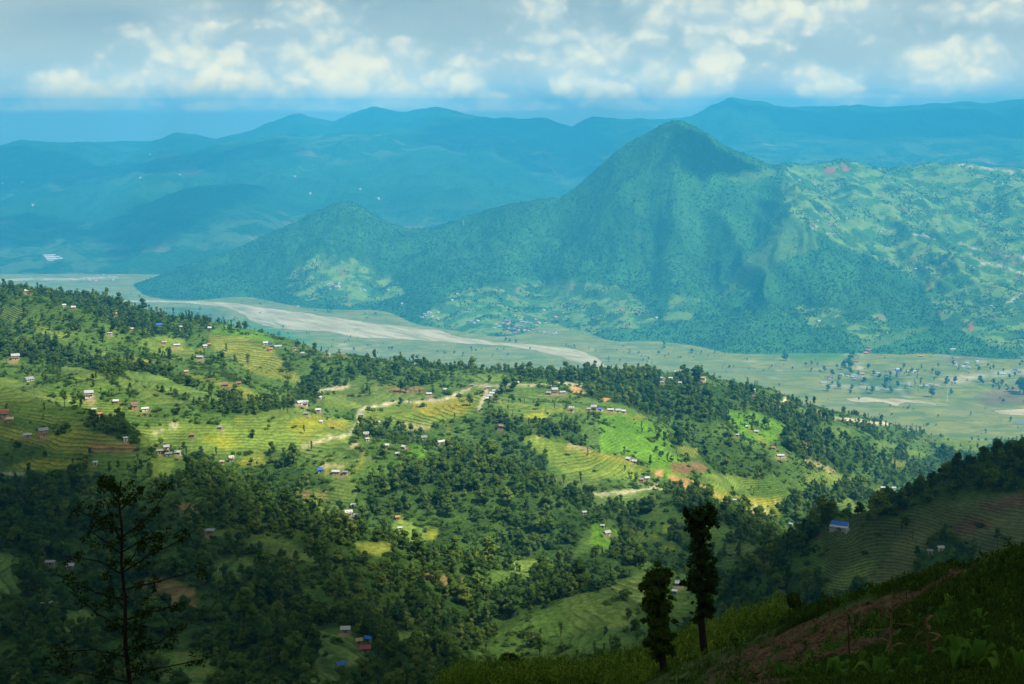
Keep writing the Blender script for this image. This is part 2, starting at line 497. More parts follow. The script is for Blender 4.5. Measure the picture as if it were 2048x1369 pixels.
def near_sample(x, y):
    a = (np.asarray(x, float) - NX0) / NSP
    b = (np.asarray(y, float) - NY0) / NSP
    ok = (a >= 0) & (b >= 0) & (a < len(near_x) - 1) & (b < len(near_y) - 1)
    a = np.clip(a, 0, len(near_x) - 1.01)
    b = np.clip(b, 0, len(near_y) - 1.01)
    i, j = a.astype(int), b.astype(int)
    fa, fb = a - i, b - j
    z = (NZg[j, i] * (1 - fa) + NZg[j, i + 1] * fa) * (1 - fb) + (NZg[j + 1, i] * (1 - fa) + NZg[j + 1, i + 1] * fa) * fb
    return np.where(ok, z, -1e6)


def height(x, y):
    z = np.maximum(mid.sample(x, y), spur.sample(x, y))
    z = np.maximum(z, big.sample(x, y))
    z = np.maximum(z, near_sample(x, y))
    for f in (far_front, far_mid, far_back):
        z = np.maximum(z, f.sample(x, y))
    return np.maximum(z, 0.0)


RAY_D = np.exp(np.linspace(math.log(6.0), math.log(19500.0), 2600))


def ground(px, py):
    """first point of the land met by the sight line through a photo pixel: x, y, z"""
    px = np.atleast_1d(np.asarray(px, float))
    py = np.atleast_1d(np.asarray(py, float))
    out = np.zeros((len(px), 3))
    for k in range(len(px)):
        t, s = cam_ray(px[k], py[k])
        z = HC + s * RAY_D
        h = height(t * RAY_D, RAY_D)
        hit = np.nonzero(h >= z)[0]
        if len(hit) == 0:
            i = len(RAY_D) - 1
            d = RAY_D[i]
        else:
            i = hit[0]
            d = RAY_D[i]
            if i > 0:
                a = z[i - 1] - h[i - 1]
                b = h[i] - z[i]
                d = RAY_D[i - 1] + (RAY_D[i] - RAY_D[i - 1]) * a / (a + b + 1e-9)
        out[k] = (t * d, d, height(np.array([t * d]), np.array([d]))[0])
    return out

# ------------------------------------------------------------------ the houses of the near hillsides
# photo px, py (middle of the house), width in photo px, roof, wall, style, yaw, label
HOUSES = [
    (31, 716, 22, 'tin', 'ochre', 'two', 10, 'white and brown farmhouse standing alone among trees near the left edge of the terraces'),
    (58, 759, 24, 'grey', 'white', 'gable', 30, 'grey tin roofed house among bushes above a long dull green terrace at the left edge'),
    (178, 791, 24, 'tin', 'white', 'two', 15, 'tall tin roofed farmhouse beside a bright grassy slope left of three smaller roofs'),
    (232, 804, 14, 'white', 'mud', 'gable', -10, 'small white roofed house with brown wall on a grassy rise'),
    (268, 814, 18, 'rust', 'mud', 'two', 5, 'brown two storey farmhouse next to a long white shed'),
    (290, 818, 20, 'white', 'white', 'long', 0, 'long low white shed right of a brown two storey farmhouse'),
    (188, 821, 12, 'white', 'stone', 'flat', 0, 'tiny white roofed shelter on the green slope below the tall tin roofed farmhouse'),
    (200, 830, 11, 'orange', 'mud', 'gable', 20, 'tiny orange roofed hut on the green slope below two white roofs'),
    (9, 829, 22, 'red', 'brick', 'two', 5, 'red brown two storey house cut by the left edge of the view'),
    (20, 840, 18, 'thatch', 'mud', 'gable', -15, 'straw coloured house just below the red brown house at the left edge'),
    (86, 868, 26, 'grey', 'ochre', 'two', 5, 'wide two storey house with grey roof above brown terraces at the far left'),
    (55, 871, 20, 'tin', 'stone', 'long', 0, 'long pale blue shed left of the wide two storey house'),
    (251, 880, 10, 'white', 'white', 'flat', 0, 'tiny white shelter at the upper edge of reddish brown terraces'),
    (332, 896, 15, 'white', 'white', 'gable', 10, 'white roofed hut uppermost of a loose cluster below the lime green terraces'),
    (319, 905, 13, 'tin', 'stone', 'flat', 0, 'pale tin roofed hut leftmost of a loose cluster below the lime green terraces'),
    (337, 909, 18, 'grey', 'stone', 'long', 5, 'grey low shed in the middle of a loose cluster below the lime green terraces'),
    (356, 907, 15, 'white', 'white', 'gable', -15, 'white gabled house rightmost of a loose cluster below the lime green terraces'),
    (462, 921, 14, 'white', 'stone', 'two', 10, 'narrow white two storey house beside a dark round tree above the shaded wood'),
    (444, 926, 9, 'thatch', 'mud', 'gable', 0, 'tiny brown hut left of the narrow white two storey house'),
    (641, 942, 15, 'blue', 'stone', 'gable', 15, 'small house under a bright blue roof at the end of a grey track'),
    (672, 944, 22, 'white', 'stone', 'long', 5, 'long white roofed shed right of the bright blue roof'),
    (690, 947, 14, 'grey', 'stone', 'flat', 0, 'small grey shed at the right end of the long white shed'),
    (599, 806, 17, 'white', 'white', 'gable', 20, 'white house leftmost of the farm cluster above the yellow green terraces'),
    (610, 809, 17, 'tin', 'white', 'two', -5, 'two storey white house in the middle of the farm cluster above the yellow green terraces'),
    (637, 821, 14, 'white', 'white', 'gable', 5, 'bright white roofed house right of the farm cluster above the yellow green terraces'),
    (612, 829, 14, 'grey', 'stone', 'flat', 0, 'low grey shed below the farm cluster above the yellow green terraces'),
    (640, 797, 11, 'tin', 'white', 'gable', 40, 'small tin roofed house under tall trees at the top of the farm cluster'),
    (451, 770, 17, 'rust', 'mud', 'gable', 5, 'red brown roofed house at the end of a green spur, left of its twin'),
    (477, 768, 13, 'rust', 'mud', 'gable', -10, 'red brown roofed house at the end of a green spur, right of its twin'),
    (372, 745, 11, 'thatch', 'mud', 'gable', 5, 'small brown hut on a terrace edge in the middle of the left hillside'),
    (400, 715, 18, 'tin', 'stone', 'long', 0, 'long grey white shed below a hedge of trees under the striped brown terraces'),
    (410, 693, 11, 'white', 'white', 'gable', 0, 'small white house left of a brown roof beside striped terraces'),
    (419, 690, 10, 'orange', 'mud', 'gable', 0, 'small orange brown roofed house beside striped terraces'),
    (354, 691, 17, 'white', 'stone', 'long', 0, 'long white roofed shed at the top of a bright lime field'),
    (328, 686, 12, 'thatch', 'mud', 'gable', 10, 'brown thatched hut under a dark tree left of a long white shed'),
    (318, 651, 14, 'blue', 'brick', 'gable', 5, 'small brick house with a blue roof among trees on the upper left hillside'),
    (362, 655, 10, 'tin', 'white', 'gable', 0, 'little pale house on the upper left hillside right of the blue roof'),
    (419, 657, 10, 'white', 'stone', 'gable', 0, 'little white roofed house right of the big dark trees on the upper left hillside'),
    (263, 659, 10, 'pink', 'mud', 'gable', 0, 'little pinkish house left of the blue roofed brick house'),
    (220, 668, 11, 'white', 'white', 'flat', 0, 'tiny white shelter under trees above the lime green patch at left'),
    (531, 687, 13, 'white', 'white', 'gable', 5, 'white house at the left end of a row along the hill edge above the river'),
    (541, 689, 9, 'blue', 'blue', 'flat', 0, 'tiny blue shed behind the white house at the hill edge'),
    (556, 693, 20, 'tin', 'stone', 'long', 0, 'long pale shed in the middle of a row along the hill edge above the river'),
    (540, 699, 12, 'orange', 'mud', 'gable', 5, 'orange roofed house just below the row along the hill edge'),
    (588, 698, 10, 'rust', 'white', 'gable', 0, 'small rusty roofed house at the right end of the row along the hill edge'),
    (605, 708, 9, 'tin', 'ochre', 'gable', 0, 'little ochre walled hut among bushes right of the row along the hill edge'),
    (656, 710, 13, 'tin', 'white', 'gable', 0, 'pale house beside a big dark tree at the hill edge above the gravel river'),
    (147, 616, 11, 'white', 'brick', 'gable', 0, 'white roofed house among trees near the skyline of the left hillside'),
    (128, 612, 9, 'white', 'white', 'gable', 0, 'tiny white house left of another near the skyline of the left hillside'),
    (55, 583, 14, 'white', 'ochre', 'gable', 0, 'white roofed house highest on the skyline of the left hillside'),
    (229, 629, 14, 'thatch', 'mud', 'gable', 0, 'brownish farmhouse below the skyline trees of the left hillside'),
    (385, 872, 11, 'rust', 'brick', 'gable', 0, 'little red brown field hut in the lime green terraces'),
    (441, 857, 9, 'grey', 'stone', 'gable', 0, 'tiny dark field hut on a path in the lime green terraces'),
    (642, 846, 5, 'white', 'white', 'gable', 0, 'minute white hut beside the yellow field'),
    (191, 929, 8, 'white', 'white', 'flat', 0, 'minute white shelter at the edge of a pale yellow field'),
    (976, 776, 12, 'tin', 'stone', 'flat', 0, 'grey roofed house at the road head above a stair of tin roofs'),
    (990, 783, 13, 'tin', 'white', 'gable', -20, 'topmost tin roof of a stair of houses beside the dirt road'),
    (984, 788, 13, 'white', 'mud', 'gable', -20, 'second tin roof from the top of a stair of houses beside the dirt road'),
    (980, 793, 13, 'tin', 'white', 'gable', -20, 'third tin roof from the top of a stair of houses beside the dirt road'),
    (976, 798, 13, 'white', 'mud', 'gable', -20, 'lowest tin roof of a stair of houses beside the dirt road'),
    (858, 788, 15, 'white', 'stone', 'long', 10, 'white roofed shed in the terraces right of the brown field strip'),
    (890, 781, 7, 'white', 'white', 'gable', 0, 'tiny white house alone on a green terrace below crest trees'),
    (756, 846, 12, 'white', 'white', 'gable', -5, 'bright white gabled house right of a dark tree clump'),
    (723, 832, 12, 'tin', 'stone', 'flat', 0, 'flat tin roofed house on top of a dark tree clump'),
    (732, 873, 14, 'tin', 'mud', 'two', 0, 'two storey mud house with tin roof beside an ochre yard'),
    (735, 881, 8, 'white', 'white', 'flat', 0, 'small white lean-to below the two storey mud house'),
    (848, 876, 15, 'grey', 'stone', 'gable', 10, 'grey roofed farmhouse left of a long white roof in the hill middle'),
    (882, 884, 24, 'white', 'stone', 'long', 22, 'long white roof slanting beside a farmyard in the hill middle'),
    (864, 888, 10, 'thatch', 'mud', 'gable', 0, 'brown hut at the lower end of the long slanting white roof'),
    (774, 893, 10, 'white', 'white', 'gable', 0, 'small white house half hidden in bushes left of another white one'),
    (808, 896, 12, 'white', 'stone', 'gable', -25, 'white roofed house in bright scrub above the central wood'),
    (795, 910, 8, 'tin', 'white', 'gable', 0, 'tiny pale hut lowest of three in bright scrub above the central wood'),
    (1003, 854, 12, 'rust', 'brick', 'gable', 0, 'reddish house hidden in the tree belt below the terraces'),
    (1109, 784, 18, 'tin', 'mud', 'two', 0, 'two storey house in the middle of a bare yard below the crest trees'),
    (1098, 787, 14, 'grey', 'mud', 'gable', 0, 'grey roofed house at the left of a bare yard below the crest trees'),
    (1125, 785, 16, 'tin', 'stone', 'long', 0, 'low shed at the right of a bare yard below the crest trees'),
    (1143, 821, 14, 'tin', 'white', 'two', 0, 'white two storey house at the left end of the ridge-top hamlet'),
    (1188, 818, 16, 'tin', 'brick', 'two', 0, 'brick two storey house in the middle of the ridge-top hamlet'),
    (1177, 820, 11, 'grey', 'mud', 'gable', 0, 'small mud house left of the brick house in the ridge-top hamlet'),
    (1201, 820, 10, 'blue', 'white', 'gable', 0, 'small blue roofed house right of the brick house in the ridge-top hamlet'),
    (1221, 820, 17, 'white', 'stone', 'long', 0, 'long white roof in the ridge-top hamlet above the striped terrace'),
    (1236, 822, 13, 'tin', 'white', 'gable', 0, 'tin roofed house second from the right end of the ridge-top hamlet'),
    (1247, 824, 11, 'white', 'stone', 'gable', 5, 'white roofed hut at the right end of the ridge-top hamlet'),
    (1034, 767, 11, 'white', 'white', 'gable', 0, 'white house right of the dark crest grove'),
    (943, 772, 10, 'grey', 'stone', 'flat', 0, 'small grey shed at the crest road left of the dark grove'),
    (1257, 919, 14, 'white', 'stone', 'gable', -15, 'upper of two tin roofed houses at the corner of the big striped terrace'),
    (1269, 924, 13, 'tin', 'stone', 'gable', -15, 'lower of two tin roofed houses at the corner of the big striped terrace'),
    (1294, 958, 12, 'white', 'stone', 'gable', 10, 'white roofed house beside the orange earth scar'),
    (1283, 961, 10, 'grey', 'mud', 'gable', 0, 'grey hut left of the white roof beside the orange earth scar'),
    (697, 1030, 20, 'white', 'white', 'two', 10, 'bright two storey white house on a shaded slope above dark trees'),
    (712, 1034, 9, 'tin', 'white', 'flat', 0, 'tiny pale shed right of the bright two storey white house'),
    (706, 1014, 7, 'white', 'white', 'flat', 0, 'tiny white tank house above the bright two storey white house'),
    (795, 1038, 6, 'orange', 'brick', 'gable', 0, 'tiny orange hut at the edge of trees on a green terrace'),
    (800, 1060, 7, 'white', 'white', 'flat', 0, 'minute white shelter in the middle of a green terrace'),
    (1214, 1067, 18, 'white', 'white', 'gable', 35, 'white gabled house in the bright clearing right of the central wood'),
    (1205, 1055, 9, 'white', 'stone', 'flat', 0, 'small white hut above the gabled house in the bright clearing'),
    (1169, 1029, 5, 'white', 'white', 'flat', 0, 'minute white hut at the edge of the central wood'),
    (1320, 757, 15, 'tin', 'blue', 'long', 0, 'left of two long blue grey roofs on the wooded crest'),
    (1342, 757, 13, 'white', 'white', 'long', 0, 'right of two long roofs on the wooded crest'),
    (1355, 744, 14, 'white', 'stone', 'long', 5, 'white roof highest on the wooded crest'),
    (1406, 757, 16, 'thatch', 'white', 'gable', 0, 'pinkish white house in the trees right of the long roofs on the crest'),
    (1325, 766, 10, 'grey', 'stone', 'gable', 0, 'small grey house below the long roofs on the crest'),
    (1360, 767, 9, 'tin', 'ochre', 'gable', 0, 'small ochre house below the right long roof on the crest'),
    (1508, 781, 8, 'white', 'white', 'gable', 0, 'tiny white house in the crest wood above a reddish one'),
    (1509, 794, 10, 'red', 'brick', 'gable', 0, 'tiny reddish house in the crest wood'),
    (1561, 911, 20, 'white', 'white', 'long', 18, 'long white school-like building among trees on the right hillside'),
    (1494, 855, 7, 'white', 'stone', 'gable', 0, 'tiny white house highest in the green strip on the right hillside'),
    (1513, 864, 12, 'tin', 'stone', 'gable', 0, 'grey roofed house in the green strip on the right hillside'),
    (1475, 872, 9, 'white', 'white', 'flat', 0, 'tiny white shed lowest in the green strip on the right hillside'),
    (1547, 897, 8, 'orange', 'mud', 'gable', 0, 'tiny orange brown hut above the long white school-like building'),
    (1768, 976, 17, 'white', 'white', 'long', 0, 'long white roof on a lime meadow behind the dark spur'),
    (1787, 977, 12, 'tin', 'white', 'gable', 10, 'white house right of the long roof behind the dark spur'),
    (1780, 992, 6, 'white', 'white', 'flat', 0, 'minute white hut below the long roof behind the dark spur'),
    (1469, 1003, 8, 'white', 'stone', 'flat', 0, 'tiny pale hut above the pale yellow terraces'),
    (1582, 1050, 9, 'grey', 'stone', 'gable', 0, 'small grey hut in trees left of the dark spur'),
    (1881, 1099, 14, 'white', 'white', 'gable', 15, 'small white roofed house alone in dark trees on the right spur'),
    (1860, 1107, 9, 'grey', 'stone', 'flat', 0, 'dim grey shed left of the small white roofed house on the right spur'),
    (101, 1126, 24, 'tin', 'stone', 'long', -12, 'dim bluish tin roof left of another in the shaded left corner'),
    (140, 1134, 20, 'tin', 'stone', 'gable', -8, 'dim tin roofed hut right of a long roof in the shaded left corner'),
    (94, 1212, 26, 'tin', 'brick', 'gable', 12, 'tin roofed brown walled house alone low in the shaded left corner'),
    (420, 1064, 24, 'grey', 'stone', 'open', 0, 'open sided shed with flat pale roof and posts on a shaded terrace'),
    (691, 1261, 24, 'white', 'stone', 'gable', -15, 'white roofed house above a dirt yard at the bottom of the wood'),
    (737, 1281, 18, 'blue', 'stone', 'gable', -10, 'blue roofed house behind a red roofed farmhouse at the bottom of the wood'),
    (730, 1299, 28, 'red', 'mud', 'gable', 5, 'red roofed farmhouse with brown walls at the bottom of the wood'),
    (718, 1286, 14, 'thatch', 'mud', 'gable', 20, 'straw roofed shed between the white roof and the red roofed farmhouse'),
    (681, 1333, 22, 'blue', 'white', 'gable', 15, 'blue sheeted hut with white end near the lower edge of the wood'),
    (1358, 1168, 20, 'tin', 'blue', 'gable', 10, 'bluish tin roofed house in the gully behind the two lopped trees'),
    (1349, 1186, 12, 'white', 'blue', 'flat', 0, 'pale blue shed below the tin roofed house behind the two lopped trees'),
]

# ------------------------------------------------------------------ land cover (what grows where)
CW, CHH = 1024, 700
CLS = {  # albedo, terrace strength, trees per 1000 m2
    'scrub': ((.060, .112, .022), .35, 2.6), 'lush': ((.092, .152, .034), .8, .35), 'lime': ((.122, .182, .032), .9, .22), 'yellow': ((.195, .215, .02), .9, .10),
    'dull': ((.080, .125, .028), .8, .5), 'terr': ((.150, .175, .030), 1.0, .25), 'terr2': ((.125, .180, .026), 1.0, .25), 'brown': ((.155, .105, .045), .9, .2),
    'tan': ((.36, .30, .15), .4, .0), 'orange': ((.40, .23, .10), .1, .0), 'wood': ((.035, .070, .014), .0, 23.0), 'thin': ((.055, .105, .02), .25, 9.0),
    'lightscrub': ((.085, .185, .016), .5, 2.0), 'ochre': ((.215, .205, .025), .7, .3),
    'spurfield_shaded': ((.075, .088, .030), .55, .35), 'spurdull_shaded': ((.050, .075, .020), .5, .6), 'spurbrown_shaded': ((.085, .058, .034), .5, .2),  # darker copies of the field colours, with the spur's cloud shade put in
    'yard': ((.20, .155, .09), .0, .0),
    'hillwood': ((.040, .125, .026), .0, 0.0), 'patchy': ((.055, .135, .028), .0, 0.0), 'grassy': ((.075, .145, .030), .0, 0.0), 'meadow': ((.190, .200, .030), .0, 0.0), 'redsoil': ((.32, .11, .05), .0, 0.0), 'track': ((.50, .43, .30), 0, 0), 'road': ((.42, .37, .24), 0, 0),
}
CN = list(CLS)
CI = {k: i for i, k in enumerate(CN)}
cmap = np.full((CHH, CW), CI['scrub'], np.int16)


def poly_mask(P, w=CW, h=CHH, sc=0.5):
    P = np.array(P, float) * sc
    x0, x1 = int(max(0, P[:, 0].min() - 1)), int(min(w, P[:, 0].max() + 2))
    y0, y1 = int(max(0, P[:, 1].min() - 1)), int(min(h, P[:, 1].max() + 2))
    if x1 <= x0 or y1 <= y0:
        return None
    X, Y = np.meshgrid(np.arange(x0, x1) + .5, np.arange(y0, y1) + .5)
    ins = np.zeros(X.shape, bool)
    n = len(P)
    for i in range(n):
        xa, ya = P[i]
        xb, yb = P[(i + 1) % n]
        if ya == yb:
            continue
        c = ((ya > Y) != (yb > Y)) & (X < (xb - xa) * (Y - ya) / (yb - ya) + xa)
        ins ^= c
    return (slice(y0, y1), slice(x0, x1)), ins


def paint(cls, *polys):
    for P in polys:
        m = poly_mask(P)
        if m:
            cmap[m[0]][m[1]] = CI[cls]


def paint_line(cls, pts, w):
    for (a, b) in zip(pts[:-1], pts[1:]):
        dx, dy = b[0] - a[0], b[1] - a[1]
        L = math.hypot(dx, dy) + 1e-6
        nx, ny = -dy / L * w / 2, dx / L * w / 2
        paint(cls, [(a[0] + nx, a[1] + ny), (b[0] + nx, b[1] + ny), (b[0] - nx, b[1] - ny), (a[0] - nx, a[1] - ny)])


# woods and tree belts first, then the fields cut out of them
paint('thin', [(0, 577), (200, 597), (330, 640), (430, 655), (400, 678), (300, 676), (230, 664), (150, 664), (60, 634), (0, 628)],
      [(480, 690), (560, 690), (680, 720), (900, 738), (1060, 744), (1170, 750), (1150, 770), (960, 778), (800, 766), (700, 764), (600, 775), (620, 735)],
      [(640, 800), (720, 820), (790, 850), (870, 880), (900, 900), (820, 930), (760, 920), (700, 890), (690, 850)], [(700, 940), (820, 920), (900, 900), (860, 870), (760, 880)],
      [(1290, 840), (1420, 850), (1500, 870), (1560, 900), (1480, 950), (1380, 900)], [(1200, 970), (1300, 1000), (1360, 1040), (1420, 1120), (1300, 1120), (1180, 1060), (1140, 1000)])
paint('wood', [(0, 690), (100, 690), (160, 716), (250, 738), (330, 742), (420, 785), (500, 806), (560, 808), (620, 778), (645, 788), (610, 815), (470, 832), (400, 822), (330, 800), (230, 770), (150, 738), (60, 722), (0, 716)],
      [(165, 838), (240, 838), (285, 868), (275, 892), (220, 884), (180, 862)],
      [(815, 925), (900, 905), (960, 915), (1010, 935), (1060, 960), (1120, 975), (1170, 1010), (1175, 1050), (1150, 1100), (1100, 1130), (1060, 1160), (1000, 1140), (960, 1170), (900, 1130), (870, 1090), (884, 1060), (840, 1030), (800, 990), (806, 950)],
      [(0, 962), (60, 952), (130, 945), (330, 962), (400, 940), (500, 930), (590, 935), (650, 965), (690, 1010), (760, 1020), (860, 1075), (960, 1170), (1060, 1160), (1160, 1110), (1260, 1100), (1290, 1120), (1270, 1150), (1130, 1200), (1000, 1260), (900, 1340), (880, 1400), (300, 1400), (0, 1400)],
      [(1165, 748), (1300, 752), (1400, 762), (1500, 782), (1560, 802), (1650, 832), (1750, 862), (1800, 885), (1820, 940), (1760, 930), (1700, 920), (1600, 882), (1500, 852), (1420, 850), (1300, 832), (1240, 806), (1180, 800)],
      [(1390, 880), (1460, 890), (1530, 900), (1560, 940), (1520, 960), (1460, 950), (1400, 920)], [(1560, 862), (1640, 872), (1720, 910), (1760, 950), (1700, 960), (1640, 940), (1570, 900)],
      [(1330, 965), (1400, 985), (1430, 1005), (1560, 1010), (1640, 965), (1720, 968), (1800, 930), (1900, 900), (2048, 890), (2048, 945), (1900, 965), (1800, 990), (1720, 1012), (1600, 1060), (1480, 1140), (1440, 1100), (1480, 1060), (1400, 1050), (1350, 1010)],
      [(930, 845), (1000, 832), (1060, 860), (1085, 890), (1100, 940), (1110, 955), (1060, 960), (1000, 920), (960, 880)], [(1080, 845), (1150, 852), (1170, 880), (1200, 898), (1130, 892), (1070, 868)],
      [(700, 960), (800, 950), (830, 1010), (870, 1060), (800, 1040), (720, 1000)], [(780, 1080), (860, 1090), (900, 1130), (860, 1150), (800, 1120)],
      [(1180, 1060), (1260, 1050), (1300, 1100), (1240, 1110)], [(1290, 860), (1350, 865), (1370, 890), (1345, 895), (1290, 880)])
paint('thin', [(1650, 826), (1760, 862), (1810, 890), (1820, 940), (1770, 930), (1700, 890), (1640, 860)])
paint('lush', [(1650, 850), (1700, 858), (1690, 872), (1640, 866)], [(1740, 880), (1800, 888), (1790, 905), (1740, 898)], [(1600, 815), (1650, 822), (1640, 832), (1590, 828)])
# fields
paint('dull', [(0, 607), (44, 617), (52, 640), (20, 645), (0, 642)], [(126, 734), (178, 738), (226, 765), (205, 772), (147, 758), (123, 745)], [(0, 753), (44, 758), (79, 768), (92, 792), (144, 806), (137, 813), (68, 820), (34, 806), (0, 813)],
      [(20, 823), (103, 830), (144, 833), (171, 847), (164, 857), (120, 854), (68, 837), (27, 833)], [(240, 752), (342, 792), (410, 811), (342, 806), (273, 792), (232, 765)], [(638, 779), (737, 762), (791, 776), (846, 793), (873, 796), (839, 810), (771, 806), (713, 817), (685, 820), (644, 793)],
      [(1099, 950), (1198, 957), (1201, 981), (1147, 994), (1113, 967)], [(600, 977), (685, 988), (706, 1022), (679, 1025), (600, 1022)], [(651, 960), (713, 964), (716, 995), (679, 1000)], [(996, 912), (1027, 916), (1068, 940), (1044, 940), (1010, 926)],
      [(405, 1058), (490, 1058), (570, 1082), (645, 1120), (600, 1122), (520, 1102), (440, 1080)], [(410, 1130), (500, 1110), (520, 1130), (480, 1160), (430, 1150)], [(1133, 1196), (1277, 1151), (1300, 1179), (1255, 1250), (1140, 1261)], [(1440, 1095), (1523, 1087), (1515, 1111), (1448, 1115)],
      [(1817, 884), (1870, 862), (1904, 859), (1987, 871), (1987, 884), (1958, 904), (1904, 913), (1862, 896)], [(620, 912), (700, 905), (760, 915), (720, 940), (640, 935)])
paint('lime', [(62, 649), (140, 669), (137, 683), (89, 673), (70, 668)], [(270, 680), (308, 674), (369, 676), (393, 703), (369, 720), (325, 714), (273, 693)], [(181, 705), (246, 714), (246, 724), (205, 721)], [(0, 753), (44, 758), (34, 767), (0, 764)],
      [(120, 789), (164, 799), (219, 810), (253, 823), (212, 830), (171, 810), (137, 803)], [(272, 862), (350, 845), (430, 850), (490, 832), (560, 817), (600, 816), (640, 832), (700, 842), (712, 860), (700, 885), (600, 905), (540, 897), (420, 910), (330, 890), (285, 890)],
      [(301, 919), (342, 915), (345, 936), (328, 963), (308, 953)], [(644, 792), (690, 790), (720, 812), (690, 822), (650, 810)], [(1010, 1122), (1072, 1119), (1094, 1138), (1061, 1160), (1012, 1140)], [(1395, 946), (1432, 950), (1498, 954), (1515, 975), (1482, 979), (1448, 991), (1424, 975)],
      [(1606, 946), (1672, 946), (1742, 958), (1697, 971), (1622, 971)], [(1809, 896), (1850, 908), (1846, 921), (1813, 908)], [(1324, 1045), (1357, 1049), (1357, 1078), (1324, 1078)], [(1726, 976), (1796, 980), (1790, 996), (1738, 993)], [(1664, 1002), (1708, 1000), (1708, 1022), (1672, 1024)],
      [(1233, 1070), (1299, 1075), (1283, 1088), (1241, 1088)], [(1935, 865), (1987, 871), (1983, 888), (1945, 880)], [(800, 1030), (830, 1050), (870, 1075), (850, 1090), (800, 1075), (785, 1052)])
paint('lush', [(205, 734), (246, 741), (308, 751), (376, 770), (424, 787), (458, 803), (410, 809), (342, 788), (280, 768), (253, 751)], [(591, 905), (649, 891), (700, 888), (700, 922), (649, 922), (615, 919)], [(986, 793), (1078, 789), (1160, 793), (1215, 813), (1181, 817), (1133, 827), (1096, 830), (1044, 837), (993, 824)],
      [(1181, 988), (1300, 980), (1320, 998), (1188, 1018)], [(1299, 983), (1337, 1000), (1328, 1033), (1304, 1033)], [(900, 750), (1000, 748), (1040, 762), (960, 768)], [(0, 1105), (60, 1110), (70, 1160), (30, 1200), (0, 1180)], [(130, 1230), (170, 1220), (200, 1260), (130, 1280)], [(620, 1262), (690, 1255), (735, 1300), (700, 1369), (600, 1380), (640, 1310)],
      [(780, 1265), (860, 1265), (850, 1290), (800, 1300)], [(420, 1150), (470, 1130), (500, 1140), (460, 1158)], [(650, 1210), (700, 1220), (680, 1240)], [(300, 1310), (400, 1300), (470, 1369), (340, 1390)])
paint('lightscrub', [(1200, 834), (1241, 826), (1304, 842), (1337, 867), (1345, 892), (1283, 908), (1200, 904)], [(1457, 817), (1490, 826), (1515, 826), (1573, 850), (1556, 885), (1490, 880), (1457, 850)], [(819, 885), (853, 890), (850, 920), (815, 915)], [(1250, 850), (1330, 900), (1400, 940), (1340, 960), (1290, 930), (1240, 900)], [(1180, 1040), (1240, 1060), (1240, 1100), (1180, 1090)], [(480, 640), (560, 690), (480, 690), (420, 660)])
paint('terr', [(420, 669), (513, 676), (533, 690), (547, 707), (581, 738), (615, 768), (581, 765), (513, 748), (444, 710), (424, 690)], [(362, 748), (410, 751), (478, 772), (526, 792), (540, 806), (492, 799), (444, 775), (410, 765)], [(0, 854), (48, 861), (103, 871), (154, 864), (202, 868), (239, 881), (273, 895), (270, 902), (191, 905), (130, 902), (62, 888), (0, 868)],
      [(595, 871), (636, 864), (625, 885), (598, 891)], [(478, 915), (533, 905), (526, 926), (492, 929)], [(713, 1087), (791, 1083), (785, 1110), (730, 1110)], [(1353, 892), (1395, 896), (1390, 917), (1366, 913)], [(1780, 913), (1829, 933), (1796, 937)], [(1241, 832), (1295, 830), (1262, 842)])
paint('terr2', [(713, 820), (771, 810), (873, 800), (908, 786), (962, 779), (966, 810), (942, 830), (894, 837), (873, 851), (839, 861), (791, 851), (750, 841), (716, 830)], [(1044, 871), (1078, 871), (1113, 885), (1181, 902), (1249, 916), (1277, 929), (1292, 947), (1280, 955), (1198, 955), (1147, 950), (1106, 933), (1078, 906)], [(1880, 870), (1990, 868), (1980, 905), (1900, 908)])
paint('yellow', [(253, 712), (301, 722), (297, 727), (260, 722)], [(581, 844), (608, 832), (649, 830), (646, 854), (601, 868), (577, 861)], [(403, 878), (427, 868), (478, 881), (485, 891), (444, 895)], [(448, 838), (489, 832), (485, 840)], [(1048, 829), (1085, 824), (1092, 834), (1055, 839)], [(860, 1056), (880, 1066), (874, 1082), (862, 1080)], [(1473, 1012), (1523, 1012), (1556, 1029), (1498, 1033)], [(1320, 1093), (1353, 1095), (1345, 1103)], [(24, 931), (58, 919), (103, 917), (164, 924), (205, 934), (150, 936), (89, 938), (34, 938)])
paint('ochre', [(649, 833), (697, 850), (697, 861), (656, 857)], [(820, 800), (900, 795), (955, 800), (930, 825), (860, 830), (820, 820)], [(1415, 985), (1457, 998), (1450, 1006), (1420, 994)], [(1120, 895), (1181, 904), (1249, 918), (1270, 930), (1200, 918)], [(1490, 1000), (1560, 1000), (1550, 1010), (1500, 1010)])
paint('brown', [(178, 886), (273, 891), (273, 904), (185, 903)], [(1345, 929), (1399, 925), (1419, 942), (1378, 950), (1349, 946)], [(260, 1160), (330, 1155), (390, 1180), (395, 1230), (330, 1210), (290, 1190)], [(350, 1010), (380, 1005), (395, 1025), (375, 1035)], [(771, 776), (846, 772), (853, 784), (791, 787)], [(600, 985), (650, 990), (640, 1010), (600, 1010)], [(820, 1145), (860, 1148), (935, 1160), (930, 1180), (880, 1165)], [(640, 700), (700, 700), (690, 712)])
paint('tan', [(805, 843), (863, 853), (860, 860), (820, 858)], [(1601, 920), (1640, 925), (1678, 945), (1660, 945), (1620, 930)], [(1060, 868), (1113, 880), (1181, 898), (1181, 902), (1113, 886)], [(700, 895), (715, 880), (720, 895)], [(1490, 1015), (1520, 1015), (1540, 1026), (1500, 1026)], [(640, 928), (686, 930), (684, 936), (640, 935)])
